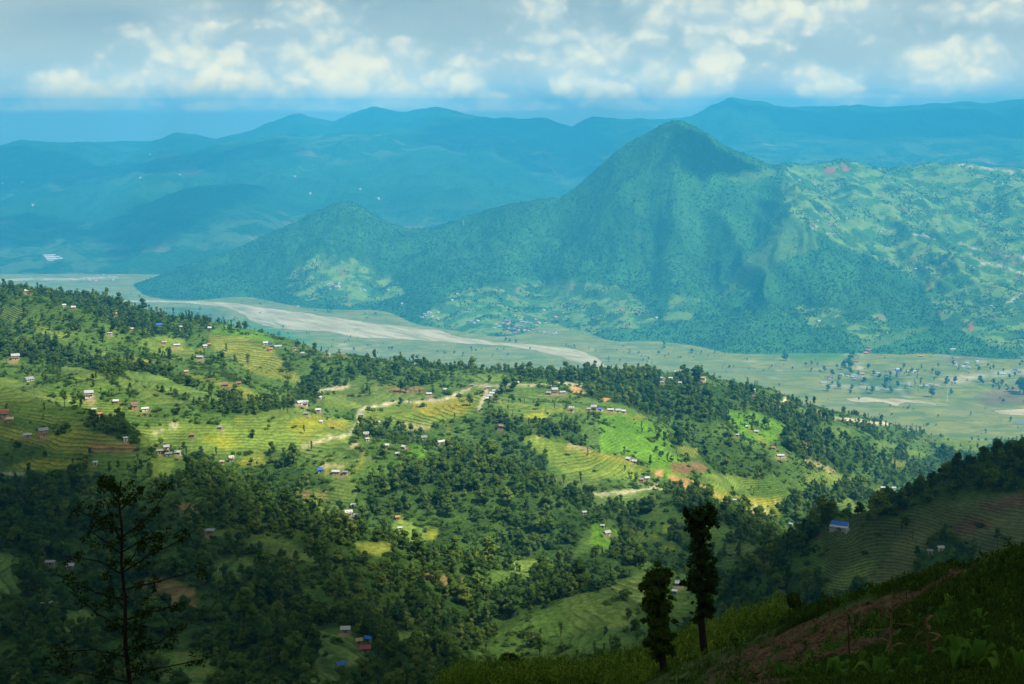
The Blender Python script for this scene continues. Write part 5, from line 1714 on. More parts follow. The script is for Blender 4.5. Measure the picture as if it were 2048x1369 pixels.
# the trees that show largest stand as things of their own, the rest is one wood
H0 = np.array([10.0, 12.6, 9.0])[TK]
vis = seen(ALLT, H0 * TS * .8)
ppx, ppy = project(ALLT[:, 0], ALLT[:, 1], ALLT[:, 2] + 4)
infr = vis & (ppx > 0) & (ppx < 2048) & (ppy < 1380)
big_px = H0 * TS / ALLT[:, 1] * infr
single = np.zeros(NTR, bool)
for k, quota in ((0, 290), (1, 170), (2, 200)):
    idx = np.nonzero((TK == k) & infr)[0]
    idx = idx[np.argsort(-big_px[idx])][:quota]
    single[idx] = True
KN = ('broad', 'tall', 'slim')
NV = (6, 4, 4)
rest = ~single
objs = [TREE[(k, v)][2] for k, nv in zip(KN, NV) for v in range(nv)]
offs = np.array([0, 6, 10])
scatter('woodland', ALLT[rest] - [0, 0, .15], np.stack([TS[rest] * rng.uniform(.9, 1.3, rest.sum()), TS[rest] * rng.uniform(.9, 1.3, rest.sum()), TS[rest]], 1),
        np.stack([0 * TR[rest], 0 * TR[rest], TR[rest]], 1), offs[TK[rest]] + TV_[rest] % np.array(NV)[TK[rest]], objs)
SINGLES = np.nonzero(single)[0]

# trees of the wooded hill
nb = 220000
t = rng.uniform(-.40, .48, nb)
yb = np.sqrt(4900 ** 2 + rng.random(nb) * (7650 ** 2 - 4900 ** 2))
xb = t * yb
zb = big.sample(xb, yb)
okb = zb > 1
xb, yb, zb = xb[okb], yb[okb], zb[okb]
cb = cover_at(BIGMAP, xb, yb, zb)
cl = fbm(xb / 90, yb / 90, 3, 851)
areab = .88 * (7650 ** 2 - 4900 ** 2) / 2
db = np.where(cb == CI['hillwood'], 10.0 * (.5 + .7 * sstep(.3, .55, cl)), np.where(cb == CI['patchy'], .5 + 10 * sstep(.50, .60, cl), np.where(cb == CI['grassy'], 1.2, .1)))
kb = rng.random(len(xb)) < db / 1000 * areab / nb
BT = np.stack([xb, yb, zb], 1)[kb]
bs = rng.lognormal(0, .30, len(BT)) * .68
scatter('hill_forest', BT - [0, 0, 1.0], np.stack([bs * 1.3, bs * 1.3, bs * .66], 1), np.stack([0 * bs, 0 * bs, rng.uniform(0, 6.28, len(bs))], 1), rng.integers(0, 4, len(bs)), HTREE)

# ------------------------------------------------------------------ single trees
KIND_NAME = ('broadleaf_tree', 'tall_tree', 'slender_tree')
KIND_WORD = ('round broadleaf tree', 'tall narrow tree', 'thin lopped tree')
LANDMARKS = [(681, 1333, 'the blue sheeted hut'), (730, 1299, 'the red roofed farmhouse'), (691, 1261, 'the white roofed house above the farmhouse'), (94, 1212, 'the brown walled house'), (120, 1130, 'the two dim tin roofs'), (420, 1064, 'the open sided shed'),
             (697, 1030, 'the bright two storey house'), (1680, 1050, 'the blue roofed veranda house'), (1881, 1099, 'the white hut on the dark spur'), (1358, 1168, 'the bluish house in the gully'), (1214, 1067, 'the white gabled clearing house'), (1050, 1140, 'the bright green clearing'),
             (340, 1190, 'the bare brown field'), (1920, 1060, 'the brown patch on the spur'), (641, 942, 'the bright blue roof'), (462, 921, 'the narrow white house'), (1293, 957, 'the orange earth scar'), (1560, 911, 'the long school-like building'), (860, 1066, 'the yellow corner field'), (500, 1090, 'the shaded green terrace'), (1740, 1030, 'the crest of the dark spur')]
cells = {}
for i in SINGLES:
    qx, qy = ppx[i], ppy[i]
    best = min(LANDMARKS, key=lambda L_: math.hypot(L_[0] - qx, (L_[1] - qy) * 1.3))
    dx, dy = qx - best[0], (qy - best[1]) * 1.3
    dd = math.hypot(dx, dy)
    if dd < 150:
        rel = ('left of' if dx < 0 else 'right of') if abs(dx) > abs(dy) else ('beyond' if dy < 0 else 'in front of')
        cells.setdefault((TK[i], rel, best[2]), []).append((dd, i))
    else:
        if qx > 1420:
            reg = 'in the dark wood on the spur at right' if qy > 1040 or qx > 1800 else 'in the sunlit wood beyond the dark spur'
        elif qy > 1180:
            reg = 'in the shaded gully wood at the bottom' if qx > 480 else 'in the shaded bottom left wood'
        elif qy > 930:
            reg = 'in the big wood in the hill middle' if qx > 780 else 'in the shaded wood at the left'
        else:
            reg = 'on the sunlit terraces of the hill'
        cells.setdefault((TK[i], reg, None), []).append((dd, i))
ORD = ('closest', 'second closest', 'third closest', 'fourth closest', 'fifth closest')
for (k, rel, lm), members in cells.items():
    members.sort()
    for rank, (dd, i) in enumerate(members):
        grp = None
        if lm is None:
            lab = '%s %s' % (KIND_WORD[k], rel)
            grp = '%ss %s' % (KIND_WORD[k], rel)
        elif len(members) == 1:
            lab = 'lone %s %s %s' % (KIND_WORD[k], rel, lm)
        elif rank < 5:
            lab = '%s %s %s, %s one' % (KIND_WORD[k], rel, lm, ORD[rank])
        else:
            lab = '%s %s %s, further off' % (KIND_WORD[k], rel, lm)
            grp = '%ss %s %s' % (KIND_WORD[k], rel, lm)
        t_ = thing(KIND_NAME[k], lab, 'tree', tuple(ALLT[i] - [0, 0, .15]), TR[i], grp or '%ss of the hillsides' % KIND_WORD[k])
        s_ = TS[i]
        t_.scale = (s_ * rng.uniform(1.0, 1.4), s_ * rng.uniform(1.0, 1.4), s_)
        tm, cm, _o = TREE[(KN[k], int(TV_[i] % NV[k]))]
        child('trunk', tm, t_)
        child('crown', cm, t_)

# trees that stand out on their own
def lone_tree(px, py, hpx, kind, v, label, wide=1.0, group=None, name=None):
    g = ground([px], [py])[0]
    d = math.hypot(g[1], HC - g[2])
    s_ = hpx * d / FPX / {'broad': 10.2, 'tall': 13.0, 'slim': 9.4}[kind]
    t_ = thing(name or KIND_NAME[KN.index(kind)], label, 'tree', tuple(g - [0, 0, .15]), rng.uniform(0, 6.28), group)
    t_.scale = (s_ * wide, s_ * wide, s_)
    tm, cm, _o = TREE[(kind, v)]
    child('trunk', tm, t_)
    child('crown', cm, t_)


lone_tree(940, 812, 27, 'broad', 1, 'round dark tree alone in the middle of the striped terraces', 1.15)
lone_tree(800, 786, 30, 'broad', 0, 'left of two dark trees on the bare brown strip', .9)
lone_tree(812, 787, 26, 'broad', 2, 'right of two dark trees on the bare brown strip', .9)
lone_tree(828, 783, 20, 'tall', 0, 'thin dark tree right of two dark trees on the brown strip')
lone_tree(1010, 785, 32, 'broad', 3, 'big dark tree at the left end of the crest grove', 1.2)
lone_tree(1026, 783, 30, 'broad', 4, 'big dark tree at the right end of the crest grove', 1.2)
lone_tree(1357, 892, 36, 'broad', 5, 'large dome shaped tree above the brown striped field', 1.25)
lone_tree(1756, 1040, 62, 'broad', 1, 'wide dark dome shaped tree on the crest right of the blue roof', 1.35)
lone_tree(1716, 1032, 30, 'broad', 4, 'small dark round tree just right of the blue roof', 1.3)
lone_tree(1642, 1050, 62, 'tall', 0, 'tall dark pointed tree left of the blue roof', 1.35)
lone_tree(1657, 1046, 46, 'tall', 1, 'dark pointed tree between the tallest one and the blue roof', 1.3)
lone_tree(1625, 1062, 52, 'tall', 2, 'dark pointed tree behind the edge left of the blue roof', 1.3)
lone_tree(1610, 1078, 46, 'tall', 3, 'dark pointed tree furthest down the edge left of the blue roof', 1.3)
lone_tree(1825, 1082, 26, 'slim', 1, 'thin tree alone on the dark terraces right of the blue roof', 1.0)
lone_tree(1995, 1095, 42, 'tall', 2, 'dark narrow tree at the right edge below the brown patch', 1.2)
lone_tree(1250, 745 + 20, 34, 'broad', 2, 'tall crest tree at the left end of the crest wood', 1.1)
lone_tree(588, 930, 48, 'broad', 0, 'big dark tree beside the brown field above the blue roof', 1.0)
lone_tree(567, 936, 44, 'tall', 1, 'tall dark tree left of the big one above the blue roof', 1.0)
lone_tree(1163, 968, 26, 'slim', 2, 'thin tree alone on the dull field under the striped terrace')
lone_tree(1176, 912, 16, 'slim', 3, 'small thin tree alone in the middle of the striped terrace')
for j, (px, py, hh, v) in enumerate([(258, 953, 30, 0), (272, 954, 36, 1), (284, 956, 40, 2), (300, 955, 34, 3), (219, 945, 26, 1), (238, 947, 28, 2), (146, 936, 22, 0)]):
    lone_tree(px, py, hh, 'tall', v, ('%s dark tree of the row along the edge of the shaded wood' % ('first', 'second', 'third', 'fourth', 'fifth from the pale field,', 'sixth', 'seventh')[j]) if j < 4 else ('dark narrow tree above the shaded wood, %s pale field' % ('just below the', 'right of the first below the', 'left end of the')[j - 4]), 1.0, 'dark trees along the edge of the shaded wood')

# valley trees
VT = [(1568, 722, 18, 0), (1573, 722, 16, 1), (1612, 732, 8, 0), (1623, 731, 10, 1), (1635, 732, 8, 2), (1688, 740, 20, 3), (1697, 736, 22, 0), (1702, 738, 18, 1), (1864, 795, 22, 1), (2003, 772, 14, 0), (1773, 770, 16, 3), (1780, 765, 14, 2), (1744, 788, 18, 0), (1795, 775, 14, 1), (1902, 790, 14, 2), (2040, 785, 34, 0), (2047, 790, 36, 1), (1700, 720, 16, 2),
      (1060, 700, 6, 1), (952, 703, 6, 0), (985, 714, 5, 1), (1012, 683, 9, 0), (1020, 685, 9, 2), (1032, 686, 8, 1), (1180, 746, 12, 0), (1192, 748, 10, 3), (1165, 745, 9, 1), (778, 700, 8, 0), (784, 701, 9, 1), (400, 622, 9, 2), (520, 628, 4, 1), (410, 640, 10, 0), (396, 636, 12, 1), (412, 638, 10, 2), (1640, 745, 6, 1)]
for (px, py, hh, v) in VT:
    lone_tree(px, py, hh, 'broad', v, 'small dark tree standing out on the pale valley floor' if px < 1500 else 'dark tree on the fields around the right valley village', 1.15, 'trees of the valley floor' if px < 1500 else 'trees around the valley village')

# bushes and saplings between the trees: one mass
nu = 200000
t = rng.uniform(-.44, .46, nu)
yhi = mid_c(t) + 60
y = np.sqrt(430 ** 2 + rng.random(nu) * (yhi ** 2 - 430 ** 2))
x = t * y
z = mid.sample(x, y)
ci = cover_at(cmap, x, y, z)
area = .90 * (yhi ** 2).max() / 2
w = (yhi ** 2 - 430 ** 2) / (yhi ** 2 - 430 ** 2).max()
cl = fbm(x / 30, y / 30, 3, 871)
dn = np.select([ci == CI['scrub'], ci == CI['lightscrub'], ci == CI['thin'], ci == CI['wood'], np.isin(ci, [CI['lush'], CI['dull']])], [22 * sstep(.36, .58, cl), 10 * sstep(.42, .6, cl), 22 * sstep(.28, .48, cl), 26.0, 6.0 * sstep(.48, .62, cl)], 2.2 * sstep(.52, .66, cl))
dn = np.where(np.isin(ci, [CI['road'], CI['track']]), 0, dn)
k_ = rng.random(nu) < dn / 1000 * area / nu * w * 1.0
UB = np.stack([x, y, z], 1)[k_]
nu2 = 40000
t = rng.uniform(.08, .5, nu2)
yhi = sp_c(t) + 40
y = np.sqrt(700 ** 2 + rng.random(nu2) * (yhi ** 2 - 700 ** 2))
x = t * y
z = spur.sample(x, y)
ci = cover_at(SPURMAP, x, y, z)
dn = np.select([ci == CI['scrub'], ci == CI['wood'], ci == CI['dull']], [20, 16, 1.5], .8)
k2 = (rng.random(nu2) < dn / 1000 * .42 * (1000 ** 2 - 700 ** 2) / 2 / nu2) & (z > mid.sample(x, y))
UB = np.concatenate([UB, np.stack([x, y, z], 1)[k2]])
UB = UB[clear_of(UB, KEEP_CLEAR[::5])]
us = rng.lognormal(-.85, .40, len(UB))
scatter('undergrowth', UB - [0, 0, 1.4] * us[:, None], np.stack([us * 1.3, us * 1.3, us], 1), np.stack([0 * us, 0 * us, rng.uniform(0, 6.28, len(us))], 1), rng.integers(0, 4, len(us)), BUSH)

# bushes and small trees dotted over the valley floor
nv_ = 60000
t = rng.uniform(-.34, .42, nv_)
y = np.sqrt(3600 ** 2 + rng.random(nv_) * (7000 ** 2 - 3600 ** 2))
x = t * y
cl = fbm(x / 70, y / 70, 3, 881)
lanes = fbm(x / 220, y / 60, 2, 883)
ok = (height(x, y) < .5) & (rng.random(nv_) < .012 + .30 * sstep(.60, .70, cl) * sstep(.45, .6, lanes))
ga, gb = project(x, y, 0 * x)
riv = poly_mask([(160, 600), (400, 600), (600, 620), (880, 658), (1080, 690), (1170, 702), (1220, 736), (1220, 760), (1160, 745), (1060, 704), (880, 690), (660, 672), (500, 645), (380, 610), (160, 606)])
rm = np.zeros((CHH, CW), bool)
rm[riv[0]] = riv[1]
ok &= ~rm[np.clip((gb / 2).astype(int), 0, CHH - 1), np.clip((np.abs(ga) / 2).astype(int), 0, CW - 1)]
VB = np.stack([x, y, 0 * x], 1)[ok]
vs = rng.lognormal(-.55, .45, len(VB))
scatter('valley_scrub', VB, np.stack([vs * 1.4, vs * 1.4, vs], 1), np.stack([0 * vs, 0 * vs, rng.uniform(0, 6.28, len(vs))], 1), rng.integers(0, 4, len(vs)), HTREE)
for k in range(60):
    a_ = rng.uniform(1640, 2040)
    b_ = rng.uniform(738, 792) - (a_ - 1640) * .02
    lone_tree(a_, b_, rng.uniform(8, 17), 'broad' if rng.random() < .7 else 'tall', int(rng.integers(4)), 'dark tree on the fields around the right valley village', 1.15, 'trees around the valley village')

# ------------------------------------------------------------------ the near slope: ground, maize, lopped trees, leaf plants
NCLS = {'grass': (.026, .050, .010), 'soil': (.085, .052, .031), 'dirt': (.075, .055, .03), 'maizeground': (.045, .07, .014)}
nmap = np.zeros((CHH, CW), np.int16)
NCN = list(NCLS)


def npaint(c, *polys):
    for P in polys:
        m_ = poly_mask(P)
        if m_:
            nmap[m_[0]][m_[1]] = NCN.index(c)


npaint('soil', [(1478, 1400), (1482, 1310), (1540, 1278), (1640, 1232), (1720, 1208), (1790, 1186), (1845, 1183), (1850, 1200), (1800, 1240), (1790, 1285), (1720, 1325), (1640, 1335), (1590, 1360), (1570, 1400)], [(1840, 1186), (1900, 1140), (1960, 1115), (2048, 1082), (2048, 1108), (1960, 1140), (1890, 1175)])
npaint('maizeground', [(860, 1400), (1000, 1330), (1120, 1290), (1250, 1275), (1400, 1250), (1530, 1235), (1580, 1250), (1490, 1300), (1475, 1400)])
npaint('dirt', [(1420, 1330), (1490, 1310), (1480, 1369), (1400, 1369)], [(1700, 1240), (1760, 1225), (1780, 1260), (1740, 1290)])
qx, qy = project(NXg, NYg, NZg)
qx = qx + 22 * (fbm(NXg / 3, NYg / 3, 3, 921) - .5)
qy = qy + 16 * (fbm(NXg / 3, NYg / 3, 3, 922) - .5)
inn = (NYg > 2) & (qx > 0) & (qx < 2047) & (qy < 1399) & (qy > 0)
nci = np.where(inn, nmap[np.clip((qy / 2).astype(int), 0, CHH - 1), np.clip((qx / 2).astype(int), 0, CW - 1)], 0)
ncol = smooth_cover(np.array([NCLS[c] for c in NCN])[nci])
soilw = smooth_cover((nci == 1).astype(float)[..., None])[..., 0]
furrow = np.sin((NXg * .55 + NYg * .83 + 2.2 * fbm(NXg / 6, NYg / 6, 2, 931)) * 2 * math.pi / 1.15)
NZ2 = NZg + soilw * (furrow * .07 + (fbm(NXg / .9, NYg / .9, 2, 933) - .5) * .22)


def near_material():
    m, n, out = new_mat('near_ground')
    pos = n.add('ShaderNodeNewGeometry').outputs['Position']
    col = n.attr('cover')
    soil = n.attr('soil', 2)
    a = n.noise(pos, 1.1, 5, .68)
    b = n.noise(pos, 7.0, 4, .7)
    col = n.mix(1.0, col, n.mix(n.ramp(a, .28, .72), (.5, .5, .5, 1), (1.5, 1.5, 1.4, 1)), 'MULTIPLY')
    col = n.mix(1.0, col, n.mix(n.ramp(b, .3, .7), (.55, .55, .55, 1), (1.45, 1.4, 1.3, 1)), 'MULTIPLY')
    weeds = n.ramp(n.noise(pos, .8, 5, .7), .54, .62)
    col = n.mix(n.math('MULTIPLY', weeds, n.math('MULTIPLY', soil, .8)), col, (.035, .055, .013))
    bp = n.add('ShaderNodeBump')
    bp.inputs['Strength'].default_value = .9
    bp.inputs['Distance'].default_value = .12
    n.l.new(n.math('ADD', a, b), bp.inputs['Height'])
    principled(n, out, col, .95, .04, bp.outputs[0])
    return m


V = np.stack([NXg, NYg, NZ2], -1).reshape(-1, 3)
rgba = np.concatenate([ncol, np.ones(ncol.shape[:2] + (1,))], -1).reshape(-1, 4)
mesh_from('near_slope', V, grid_faces(len(near_y), len(near_x)), near_material(), True, [('cover', 'FLOAT_COLOR', rgba), ('soil', 'FLOAT', soilw.ravel())], 'structure')


def near_z(x, y):
    return near_sample(x, y)


def near_class(x, y):
    z = near_sample(x, y)
    a, b = project(x, y, z)
    ok = (a > 0) & (a < 2047) & (b > 0) & (b < 1399) & (y > 2)
    return np.where(ok, nmap[np.clip((b / 2).astype(int), 0, CHH - 1), np.clip((a / 2).astype(int), 0, CW - 1)], 0), a, b


def blade(path, widths, side):
    """a leaf strip along a path, with a shallow fold"""
    P = np.asarray(path, float)
    V, F = [], []
    for i, p in enumerate(P):
        w = widths[i]
        V += [p - side * w, p + np.array([0, 0, -.25 * w]), p + side * w]
    for i in range(len(P) - 1):
        a = i * 3
        F += [(a, a + 1, a + 4, a + 3), (a + 1, a + 2, a + 5, a + 4)]
    return np.array(V), np.array(F)


def arch_leaf(base, az, length, rise, width, rs, n=6, droop=1.0):
    d = np.array([math.cos(az), math.sin(az), 0])
    side = np.array([-math.sin(az), math.cos(az), 0])
    path, ws = [], []
    for i in range(n):
        u = i / (n - 1)
        path.append(np.array(base) + d * length * (u - .12 * u * u) + np.array([0, 0, rise * (math.sin(min(u * 2.4, 2.4)) - droop * u * u * .9)]))
        ws.append(width * math.sin(math.pi * (0.12 + .86 * u)) ** .7 if i < n - 1 else .002)
    return blade(path, ws, side)


M_MAIZE = leaf_material('maize_leaves', (.060, .110, .014), (.15, .225, .028), .4)
M_GRASS = leaf_material('grass_blades', (.016, .036, .007), (.038, .070, .012), .3)
M_DRY = leaf_material('dry_leaves', (.055, .038, .02), (.12, .085, .045), .2)
M_BROAD = leaf_material('broad_plant_leaves', (.038, .090, .015), (.070, .145, .024), .4)
M_NEARLEAF = leaf_material('lopped_tree_leaves', (.020, .042, .010), (.058, .092, .015), .34)
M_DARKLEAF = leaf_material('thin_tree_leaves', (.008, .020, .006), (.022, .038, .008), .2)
MAIZE = []
for v in range(5):
    rs = np.random.default_rng(2000 + v)
    h = rs.uniform(1.5, 2.1)
    parts = [limb([(0, 0, -.1), (0, 0, h * .5), (rs.normal() * .05, rs.normal() * .05, h)], .018, .008, 4)]
    a0 = rs.uniform(0, 6.28)
    for k in range(9):
        parts.append(arch_leaf((0, 0, h * (.18 + .085 * k)), a0 + k * 2.6 + rs.normal() * .3, rs.uniform(.55, .85), rs.uniform(.22, .42), .045, rs))
    for k in range(5):
        parts.append(limb([(0, 0, h), (math.cos(k * 1.3) * .07, math.sin(k * 1.3) * .07, h + .16), (math.cos(k * 1.3) * .13, math.sin(k * 1.3) * .13, h + .28)], .008, .004, 3))
    Vm, Fm = join([p for p in parts])
    MAIZE.append(leaf_mesh('maize_plant', Vm, Fm, None, M_MAIZE))
MAIZE_OBJ = [bpy.data.objects.new('maize_source', me) for me in MAIZE]
nm = 13000
mx_ = rng.uniform(-12, 30, nm)
my_ = rng.uniform(55, 118, nm)
cc, qa, qb = near_class(mx_, my_)
ok = (cc == 3) & (qa > 870) & ((qa < 1285) | (my_ > 79))
mz_ = near_z(mx_, my_)
MP = np.stack([mx_, my_, mz_], 1)[ok]
MP = MP[fbm(MP[:, 0] / 5, MP[:, 1] / 5, 2, 941) > .34]
dist = np.hypot(MP[:, 0], MP[:, 1])
ms = rng.uniform(.7, 1.15, len(MP))
a_, b_ = project(MP[:, 0], MP[:, 1], MP[:, 2] + 1.2)
order = np.argsort(np.where((b_ < 1372), dist, 1e9))
first = order[:260]
later = np.setdiff1d(np.arange(len(MP)), first)
scatter('maize_field', MP[later], np.repeat(ms[later][:, None], 3, 1), np.stack([rng.normal(0, .08, len(later)), rng.normal(0, .08, len(later)), rng.uniform(0, 6.28, len(later))], 1), rng.integers(0, 5, len(later)), MAIZE_OBJ)
for i in first:
    o = bpy.data.objects.new('maize_plant', MAIZE[int(rng.integers(5))])
    COL.objects.link(o)
    o.location = tuple(MP[i])
    o.rotation_euler = (rng.normal(0, .08), rng.normal(0, .08), rng.uniform(0, 6.28))
    s_ = float(ms[i])
    o.scale = (s_, s_, s_)
    o['label'] = 'green maize plant with arching leaves at the front of the maize patch'
    o['category'] = 'maize plant'
    o['group'] = 'maize plants at the front of the patch'

# grass tufts over the bank and the camera slope
TUFT = []
for v in range(4):
    rs = np.random.default_rng(2100 + v)
    parts = []
    for k in range(16):
        b0 = (rs.normal() * .09, rs.normal() * .09, -.03)
        parts.append(arch_leaf(b0, rs.uniform(0, 6.28), rs.uniform(.08, .26), rs.uniform(.16, .34), .009, rs, 4, .6))
    Vm, Fm = join(parts)
    TUFT.append(bpy.data.objects.new('grass_source', leaf_mesh('grass_tuft', Vm, Fm, None, M_GRASS)))
ng_ = 130000
u = rng.random(ng_)
gy = 5.0 + (112 - 5.0) * u ** 1.8
gx = rng.uniform(-.5, .62, ng_) * gy
cc, qa, qb = near_class(gx, gy)
pk = np.select([cc == 1, cc == 3, cc == 2], [.04, .12, .2], 1.0)
ok = (rng.random(ng_) < pk) & (fbm(gx / 2.5, gy / 2.5, 3, 951) > .36)
GP = np.stack([gx, gy, near_z(gx, gy)], 1)[ok]
gs = rng.uniform(.25, .9, len(GP)) * np.clip(GP[:, 1] / 26, .42, 1.7)
scatter('grass', GP, np.stack([gs * 1.3, gs * 1.3, gs], 1), np.stack([rng.normal(0, .12, len(GP)), rng.normal(0, .12, len(GP)), rng.uniform(0, 6.28, len(GP))], 1), rng.integers(0, 4, len(GP)), TUFT)
# low weeds between the grass and on the turned soil
WEED = []
for v in range(4):
    rs = np.random.default_rng(2200 + v)
    parts = [arch_leaf((rs.normal() * .03, rs.normal() * .03, .02 + .03 * k), k * 2.4 + rs.normal() * .3, rs.uniform(.12, .26), rs.uniform(.03, .2), rs.uniform(.02, .045), rs, 5, .8) for k in range(11)]
    Vm, Fm = join(parts)
    WEED.append(bpy.data.objects.new('weed_source', leaf_mesh('weed', Vm, Fm, None, M_BROAD if v % 2 else M_GRASS)))
nw_ = 16000
gy = 10 + 80 * rng.random(nw_) ** 1.6
gx = rng.uniform(.0, .46, nw_) * gy
cc, qa, qb = near_class(gx, gy)
pk = np.select([cc == 1, cc == 3, cc == 2], [.35, .2, .5], .55)
ok = (rng.random(nw_) < pk) & (qb < 1440) & (fbm(gx / 1.8, gy / 1.8, 3, 961) > np.where(cc == 1, .52, .42))
WP = np.stack([gx, gy, near_z(gx, gy)], 1)[ok]
ws_ = rng.lognormal(-1.15, .4, len(WP)) * np.clip(WP[:, 1] / 24, .55, 1.8)
scatter('weeds', WP, np.stack([ws_, ws_, ws_], 1), np.stack([rng.normal(0, .2, len(WP)), rng.normal(0, .2, len(WP)), rng.uniform(0, 6.28, len(WP))], 1), rng.integers(0, 4, len(WP)), WEED)
# clods of the ploughed soil
CLOD = []
for v in range(3):
    bmc = bmesh.new()
    bmesh.ops.create_icosphere(bmc, subdivisions=2, radius=.5)
    for vv in bmc.verts:
        vv.co *= .75 + .55 * float(vnoise(np.array([vv.co.x * 3 + v * 9]), np.array([vv.co.y * 3 + vv.co.z * 5]), 7)[0])
        vv.co.z *= .6
    mc = bpy.data.meshes.new('clod')
    bmc.to_mesh(mc)
    bmc.free()
    if v == 0:
        M_CLOD = simple_mat('soil_clod', (.080, .049, .030), .95, .03, .4, 6.0)
    mc.materials.append(M_CLOD)
    CLOD.append(bpy.data.objects.new('clod_source', mc))
nc_ = 26000
gy = 18 + 66 * rng.random(nc_) ** 1.4
gx = rng.uniform(.08, .46, nc_) * gy
cc, qa, qb = near_class(gx, gy)
ok = (cc == 1) & (qb < 1420) & (rng.random(nc_) < .8)
CP = np.stack([gx, gy, near_z(gx, gy) + .01], 1)[ok]
cs_ = np.minimum(rng.lognormal(-2.45, .5, len(CP)), .22)
scatter('soil_clods', CP, np.stack([cs_ * rng.uniform(.8, 1.4, len(CP)), cs_, cs_ * .8], 1), np.stack([rng.normal(0, .4, len(CP)), rng.normal(0, .4, len(CP)), rng.uniform(0, 6.28, len(CP))], 1), rng.integers(0, 3, len(CP)), CLOD)


def px_plane(px, py, d):
    X_, Y_, Z_ = at(px, py, d)
    return np.array([float(X_), float(Y_), float(Z_)])


def special_tree(name, label, d, stem, r0, r1, lobes, count, size, mat, seed, branches=(), depth=.85, flat=.35, ragged=False, bark=(.016, .013, .010)):
    """a tree set out at distance d: stem and lobes follow the outline it has in the photo, with real depth"""
    rs = np.random.default_rng(seed)
    P = [px_plane(a, b, d + rs.normal() * .12) for a, b in stem]
    gx_, gy_ = P[0][0], P[0][1]
    base = np.array([gx_, gy_, min(P[0][2], float(near_sample(np.array([gx_]), np.array([gy_]))[0]))])
    P[0] = base - [0, 0, .3]
    t_ = thing(name, label, 'tree', tuple(base))
    lim = [limb(np.array(P) - base, r0, r1, 9)]
    m = d * 1.06 / FPX
    for br in branches:
        Q = [px_plane(a, b, d + (rs.normal() * .9 * i)) - base for i, (a, b) in enumerate(br)]
        lim.append(limb(Q, r1 * 1.6, .018, 5))
    Vt, Ft = join(lim)
    child('trunk', plain_mesh('trunk', Vt, Ft, bark_material('bark_near', bark)), t_)
    if ragged:
        extra = []
        for (a, b, ra, rb) in lobes:
            for _ in range(4):
                an = rs.uniform(0, 6.28)
                extra.append((a + math.cos(an) * ra * rs.uniform(.7, 1.2), b + math.sin(an) * rb * rs.uniform(.7, 1.2), rs.uniform(4, 8), rs.uniform(3, 7)))
        lobes = [(a, b, ra * .80, rb * .80) for a, b, ra, rb in lobes] + extra
    C, Rr = [], []
    for (a, b, ra, rb) in lobes:
        C.append(px_plane(a, b, d + rs.normal() * ra * m * .25) - base)
        Rr.append((ra * m, ra * m * depth, rb * m))
    Vl, Fl, Nl = leaf_quads(C, Rr, count, size, rs, flat, .35, .2)
    child('crown', leaf_mesh('crown', Vl, Fl, Nl, mat), t_)
    return t_


special_tree('lopped_tree', 'taller of the two lopped trees above the maize, with a bushy top', 78.0, [(1418, 1348), (1407, 1290), (1402, 1240), (1401, 1180), (1397, 1120), (1400, 1040)], .26, .10,
             [(1402, 1030, 31, 26), (1385, 1042, 20, 20), (1420, 1040, 18, 22), (1400, 1066, 27, 22), (1396, 1095, 24, 20), (1398, 1122, 27, 20), (1412, 1108, 16, 16), (1393, 1150, 25, 20), (1418, 1140, 24, 20), (1398, 1175, 27, 22), (1424, 1160, 20, 22), (1410, 1198, 24, 20), (1386, 1165, 18, 16), (1405, 1224, 20, 16), (1391, 1240, 10, 10), (1420, 1214, 10, 10)], 5200, .14, M_NEARLEAF, 41, ragged=True)
special_tree('lopped_tree', 'shorter of the two lopped trees above the maize, with a column shaped crown', 74.0, [(1328, 1392), (1327, 1340), (1322, 1290), (1316, 1220), (1314, 1150)], .25, .10,
             [(1314, 1152, 27, 20), (1298, 1165, 16, 20), (1330, 1160, 15, 22), (1312, 1185, 31, 22), (1303, 1212, 24, 22), (1326, 1215, 24, 24), (1314, 1240, 30, 22), (1318, 1265, 28, 20), (1304, 1278, 18, 14), (1332, 1275, 20, 16), (1322, 1295, 26, 16), (1310, 1310, 14, 10), (1338, 1302, 12, 10)], 4800, .14, M_NEARLEAF, 42, ragged=True)
# the thin dark tree in the left corner
TRK = [(270, 1560), (262, 1460), (260, 1369), (251, 1290), (250, 1200), (243, 1130), (244, 1060), (237, 1000), (242, 962)]
BR = [[(241, 1010), (222, 985), (208, 968)], [(241, 1020), (262, 1000), (280, 978)], [(243, 1075), (285, 1045), (312, 1015), (340, 972)], [(242, 1060), (195, 1040), (148, 1018)], [(244, 1105), (290, 1078), (345, 1070)], [(244, 1110), (205, 1080), (168, 1052)], [(246, 1145), (300, 1110), (340, 1092), (388, 1062)], [(246, 1150), (196, 1122), (128, 1112)],
      [(248, 1180), (310, 1165), (400, 1140)], [(249, 1200), (190, 1185), (115, 1150)], [(251, 1240), (300, 1225), (372, 1205)], [(252, 1260), (190, 1225), (160, 1195)], [(254, 1300), (320, 1285), (360, 1250)], [(255, 1315), (190, 1300), (100, 1305)], [(257, 1345), (330, 1335), (410, 1318)], [(258, 1365), (180, 1350), (80, 1328)],
      [(245, 1140), (268, 1112), (282, 1076)], [(243, 1085), (226, 1050), (214, 1008)], [(250, 1220), (226, 1190), (212, 1150)], [(253, 1280), (280, 1250), (296, 1210)]]
rsb = np.random.default_rng(77)
LB = []
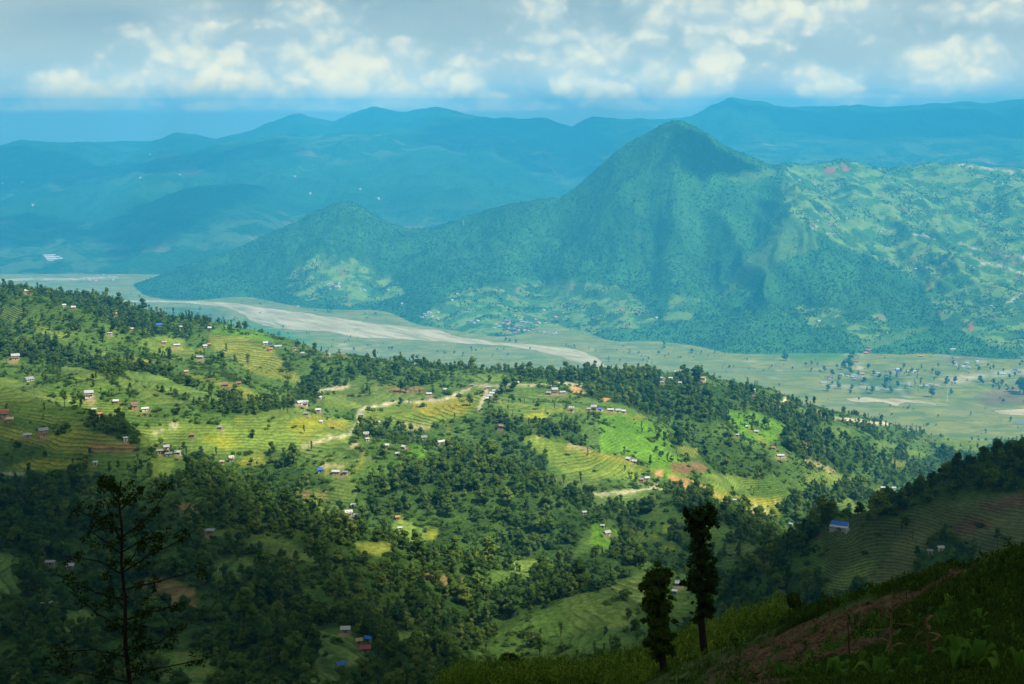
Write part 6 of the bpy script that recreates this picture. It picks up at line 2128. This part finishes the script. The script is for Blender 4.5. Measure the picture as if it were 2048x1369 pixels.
for br in BR:
    for (p0, p1) in zip(br[:-1], br[1:]):
        for k in range(4):
            u = rsb.uniform(.35, 1.05)
            a, b = p0[0] + (p1[0] - p0[0]) * u, p0[1] + (p1[1] - p0[1]) * u
            LB.append((a + rsb.normal() * 9, b + rsb.normal() * 8 - 2, rsb.uniform(6, 15), rsb.uniform(4, 9)))
LB += [(238 + rsb.normal() * 22, 966 + rsb.uniform(-10, 22), rsb.uniform(8, 15), rsb.uniform(5, 9)) for _ in range(7)]
LB += [(258 + rsb.normal() * 46, rsb.uniform(1240, 1369), rsb.uniform(10, 20), rsb.uniform(7, 12)) for _ in range(14)]
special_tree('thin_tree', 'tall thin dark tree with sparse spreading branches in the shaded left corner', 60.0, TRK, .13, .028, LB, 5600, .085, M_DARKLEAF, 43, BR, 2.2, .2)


def near_bush(px, py, d, w, h, label, seed, mat, count=1500, size=.13, name='bush', cat='bush'):
    g = px_plane(px, py, d)
    g[2] = float(near_sample(np.array([g[0]]), np.array([g[1]]))[0])
    rs = np.random.default_rng(seed)
    m = d * 1.06 / FPX
    W, Hh = w * m, h * m
    t_ = thing(name, label, cat, tuple(g))
    st = [limb([(0, 0, -.2), (rs.normal() * .1, rs.normal() * .1, Hh * .5), (rs.normal() * .25 * W, rs.normal() * .25 * W, Hh * .8)], .05, .02, 5) for _ in range(4)]
    Vt, Ft = join(st)
    child('stem', plain_mesh('stem', Vt, Ft, M_BARK), t_)
    C = [(rs.normal() * W * .20, rs.normal() * W * .18, Hh * rs.uniform(.3, .85)) for _ in range(9)]
    Rr = [(W * .24, W * .24, Hh * .18)] * 9
    Vl, Fl, Nl = leaf_quads(C, Rr, count, size, rs, .4, .3, .15)
    child('foliage', leaf_mesh('foliage', Vl, Fl, Nl, mat), t_)


near_bush(1020, 1350, 103, 66, 62, 'dark round bush at the left end of the maize patch', 61, M_NEARLEAF, 1700, .2)
near_bush(1088, 1345, 106, 60, 46, 'dark bush second from the left end of the maize patch', 62, M_NEARLEAF, 1300, .2)
near_bush(1590, 1248, 84, 52, 68, 'egg shaped bush at the corner of the ploughed soil', 63, M_NEARLEAF, 1700, .15)
near_bush(1642, 1222, 64, 22, 40, 'small upright bush on the edge of the ploughed soil', 64, M_NEARLEAF, 500, .12)
near_bush(1462, 1290, 96, 50, 40, 'dark scrub bush under the taller lopped tree', 65, M_NEARLEAF, 1000, .16)
near_bush(1240, 1330, 106, 46, 30, 'low dark bush left of the shorter lopped tree', 66, M_NEARLEAF, 700, .16)
near_bush(1905, 1140, 50, 60, 30, 'low dark bush on the edge of the grassy bank', 67, M_NEARLEAF, 800, .1)
near_bush(1840, 1165, 56, 30, 24, 'little bush where the grassy bank meets the ploughed soil', 68, M_NEARLEAF, 400, .1)


def leafy_plant(px, py, d, hpx, n_leaf, label, seed, mat, width=.16, name='leafy_plant', dry=False, spread=1.0):
    g = px_plane(px, py, d)
    g[2] = float(near_sample(np.array([g[0]]), np.array([g[1]]))[0]) - .03
    rs = np.random.default_rng(seed)
    m = d * 1.06 / FPX
    Hh = hpx * m
    hpx *= .85
    Hh = hpx * m
    t_ = thing(name, label, 'plant', tuple(g))
    bx = rs.normal() * .06
    Vt, Ft = limb([(0, 0, -.1), (bx * .4, 0, Hh * .4), (bx, .02, Hh * (.92 if dry else .45))], .022 if dry else .03, .012, 6)
    child('stem', plain_mesh('stem', Vt, Ft, M_DRY if dry else mat), t_)
    for k in range(n_leaf):
        az = k * 2.4 + rs.normal() * .4
        if dry:
            lf = arch_leaf((bx * k / n_leaf, 0, Hh * (.25 + .7 * k / n_leaf)), az, Hh * rs.uniform(.22, .36), Hh * rs.uniform(-.05, .16), .022, rs, 7, 1.5)
        else:
            up = rs.uniform(.5, 1.0)
            lf = arch_leaf((bx * .4, 0, Hh * .25), az, Hh * (1.05 - up * .55) * spread, Hh * up * .85, width * Hh * rs.uniform(.8, 1.2), rs, 9, .45)
        child('leaf', leaf_mesh('leaf', lf[0], lf[1], None, mat), t_)


leafy_plant(1778, 1352, 17.5, 190, 11, 'dry brown maize stalk with hanging leaves on the near bank', 71, M_DRY, dry=True, name='dry_maize_stalk')
leafy_plant(1700, 1300, 26.0, 105, 8, 'short dry stalk left of the tall dry maize stalk', 72, M_DRY, dry=True, name='dry_maize_stalk')
leafy_plant(1815, 1225, 40.0, 75, 7, 'dry stalk with a pale drooping leaf at the edge of the soil', 73, M_DRY, dry=True, name='dry_maize_stalk')
leafy_plant(1660, 1235, 52.0, 60, 6, 'thin dry stalk alone on the ploughed soil', 74, M_DRY, dry=True, name='dry_maize_stalk')
leafy_plant(1860, 1330, 15.0, 120, 9, 'dry stalk leaning over the broad leaf plants', 75, M_DRY, dry=True, name='dry_maize_stalk')
leafy_plant(1745, 1395, 11.0, 95, 7, 'broad leaf plant leftmost at the lower edge of the bank', 81, M_BROAD, .11)
leafy_plant(1905, 1372, 11.5, 105, 9, 'broad leaf plant with the tallest upright leaf on the bank', 82, M_BROAD, .12)
leafy_plant(1838, 1372, 11.5, 80, 7, 'broad leaf plant in the middle of the bank', 83, M_BROAD, .11)
leafy_plant(1965, 1362, 11.0, 100, 7, 'broad leaf plant right of the tallest upright leaf', 84, M_BROAD, .12)
leafy_plant(2030, 1375, 10.0, 90, 6, 'broad leaf plant cut by the right edge', 85, M_BROAD, .12)
leafy_plant(1685, 1385, 13.0, 75, 6, 'small broad leaf plant beside the soil at the lower edge', 86, M_BROAD, .15)
leafy_plant(1560, 1385, 20.0, 70, 7, 'grassy leaf clump at the lower left of the soil', 87, M_BROAD, .07, name='grass_clump')
leafy_plant(1470, 1375, 34.0, 55, 8, 'tuft of long leaves between lopped tree and soil', 88, M_BROAD, .06, name='grass_clump')
leafy_plant(1960, 1255, 22.0, 55, 8, 'leafy weed on the steep grassy bank', 89, M_BROAD, .09, name='weed')
leafy_plant(1880, 1265, 24.0, 60, 8, 'leafy weed beside the dry stalks on the bank', 90, M_BROAD, .08, name='weed')

# ------------------------------------------------------------------ clouds whose shade lies on the land
CLOUD_Z = 2300.0


def cloud_material():
    m, n, out = new_mat('cloud_vapour')
    tr = n.add('ShaderNodeBsdfTransparent')
    df = n.add('ShaderNodeBsdfDiffuse')
    df.inputs[0].default_value = (.9, .9, .9, 1)
    mx = n.add('ShaderNodeMixShader')
    n.l.new(n.attr('thick', 2), mx.inputs[0])
    n.l.new(tr.outputs[0], mx.inputs[1])
    n.l.new(df.outputs[0], mx.inputs[2])
    n.l.new(mx.outputs[0], out.inputs[0])
    return m


M_CLOUD = cloud_material()
cloud_n = 0


def cloud_over(shade_xy, soft, spacing, dense, seed, label, cap=1.0, CLOUD_Z=2600.0):
    """a flat-bottomed cumulus whose shadow falls on the ground polygon shade_xy [(x, y, z)]"""
    P = np.array([(x + SUN_DIR[0] / SUN_DIR[2] * (CLOUD_Z - z), y + SUN_DIR[1] / SUN_DIR[2] * (CLOUD_Z - z)) for x, y, z in shade_xy])
    x0, y0 = P.min(0) - soft
    x1, y1 = P.max(0) + soft
    xs = np.arange(x0, x1, spacing)
    ys = np.arange(y0, y1, spacing)
    X, Y = np.meshgrid(xs, ys)
    ins = np.zeros(X.shape, bool)
    dist = np.full(X.shape, 1e9)
    for i in range(len(P)):
        a, b = P[i], P[(i + 1) % len(P)]
        if a[1] != b[1]:
            ins ^= ((a[1] > Y) != (b[1] > Y)) & (X < (b[0] - a[0]) * (Y - a[1]) / (b[1] - a[1]) + a[0])
        ab = b - a
        t = np.clip(((X - a[0]) * ab[0] + (Y - a[1]) * ab[1]) / (ab @ ab), 0, 1)
        dist = np.minimum(dist, np.hypot(X - a[0] - t * ab[0], Y - a[1] - t * ab[1]))
    sd = np.where(ins, dist, -dist) + (fbm(X / soft / 1.1, Y / soft / 1.1, 4, seed) - .5) * soft * 1.5
    th = sstep(-soft * .5, soft * .5, sd) * dense
    bump = sstep(0, soft * 2, sd) * (80 + 260 * fbm(X / 260, Y / 260, 4, seed + 3))
    bot = CLOUD_Z + 20 * fbm(X / 150, Y / 150, 3, seed + 8)
    top = bot + 6 + bump * cap
    V = np.concatenate([np.stack([X, Y, bot], -1).reshape(-1, 3), np.stack([X, Y, top], -1).reshape(-1, 3)])
    kp = (th[:-1, :-1] > 0.004) | (th[1:, 1:] > 0.004)
    q = grid_faces(len(ys), len(xs), kp)
    F = np.concatenate([q[:, ::-1], q + X.size])
    o = mesh_from('cloud', V, F, M_CLOUD, True, [('thick', 'FLOAT', np.tile(th.ravel(), 2))])
    o['label'] = label
    o['category'] = 'cloud'
    o['kind'] = 'structure'
    return o


def px_pts(L):
    return [tuple(ground(a, b)[0]) for a, b in L]


far_l = [(-700, 905), (-300, 915), (0, 935), (180, 948), (330, 965), (450, 990), (560, 1030), (690, 1085), (800, 1140), (900, 1185), (1050, 1195), (1200, 1170), (1300, 1140), (1400, 1120)]
g1 = px_pts(far_l)
g1 += [(230, 1200, 520), (330, 1240, 540), (430, 1240, 560), (560, 1200, 600), (800, 1160, 660), (1900, 1100, 700), (2000, -2200, 880), (-2600, -2200, 880), (-2600, 300, 700)]
cloud_over(g1, 240.0, 26.0, .97, 1001, 'broad grey flat-bottomed cloud hanging above the near slope', 1.0, 1520.0)
g2 = px_pts([(1345, 262), (1372, 258), (1400, 268), (1450, 306), (1500, 330), (1525, 345), (1470, 352), (1430, 352), (1380, 350), (1350, 330), (1338, 290)])
cloud_over(g2, 60.0, 18.0, .9, 1007, 'small cumulus above the pointed hilltop', .3, 1560.0)
for k, (L, sf, lb) in enumerate([([(1150, 250), (1340, 250), (1300, 290), (1180, 350), (1060, 340), (900, 300), (820, 270), (900, 240)], 260, 'long cloud above the mountain crest left of the pointed hill'),
                                 ([(1420, 215), (1640, 225), (2048, 215), (2300, 240), (2048, 275), (1700, 280), (1560, 260)], 260, 'broad cloud above the mountain crest right of the pointed hill'),
                                 ([(-200, 310), (100, 300), (420, 300), (560, 280), (600, 300), (380, 345), (100, 370), (-200, 380)], 300, 'broad cloud above the low left mountain crest'),
                                 ([(280, 400), (440, 372), (540, 380), (500, 410), (380, 450), (330, 500), (250, 520), (180, 480)], 160, 'cloud above the bluish foothill left of the valley'),
                                 ([(-200, 440), (120, 436), (200, 450), (180, 480), (60, 490), (-200, 500)], 160, 'cloud above the foothill at the far end of the valley')]):
    cloud_over(px_pts(L), sf, 60.0, .62, 1020 + k * 7, lb)

# ------------------------------------------------------------------ haze: one closed box of even air
HZ = dict(x0=-15500, x1=15500, y0=-1600, y1=21500, z0=-40, z1=1105)
mh, nh, oh = new_mat('haze_air')
pv = nh.add('ShaderNodeVolumePrincipled')
pv.inputs['Color'].default_value = (.065, .58, .99, 1)
pv.inputs['Density'].default_value = 1.12e-4
pv.inputs['Anisotropy'].default_value = -0.1
nh.l.new(pv.outputs[0], oh.inputs['Volume'])
bm = bmesh.new()
bmesh.ops.create_cube(bm, size=1.0)
for v in bm.verts:
    v.co = (HZ['x0'] if v.co.x < 0 else HZ['x1'], HZ['y0'] if v.co.y < 0 else HZ['y1'], HZ['z0'] if v.co.z < 0 else HZ['z1'])
me = bpy.data.meshes.new('haze')
bm.to_mesh(me)
bm.free()
me.materials.append(mh)
haze = bpy.data.objects.new('haze', me)
COL.objects.link(haze)
haze['kind'] = 'stuff'
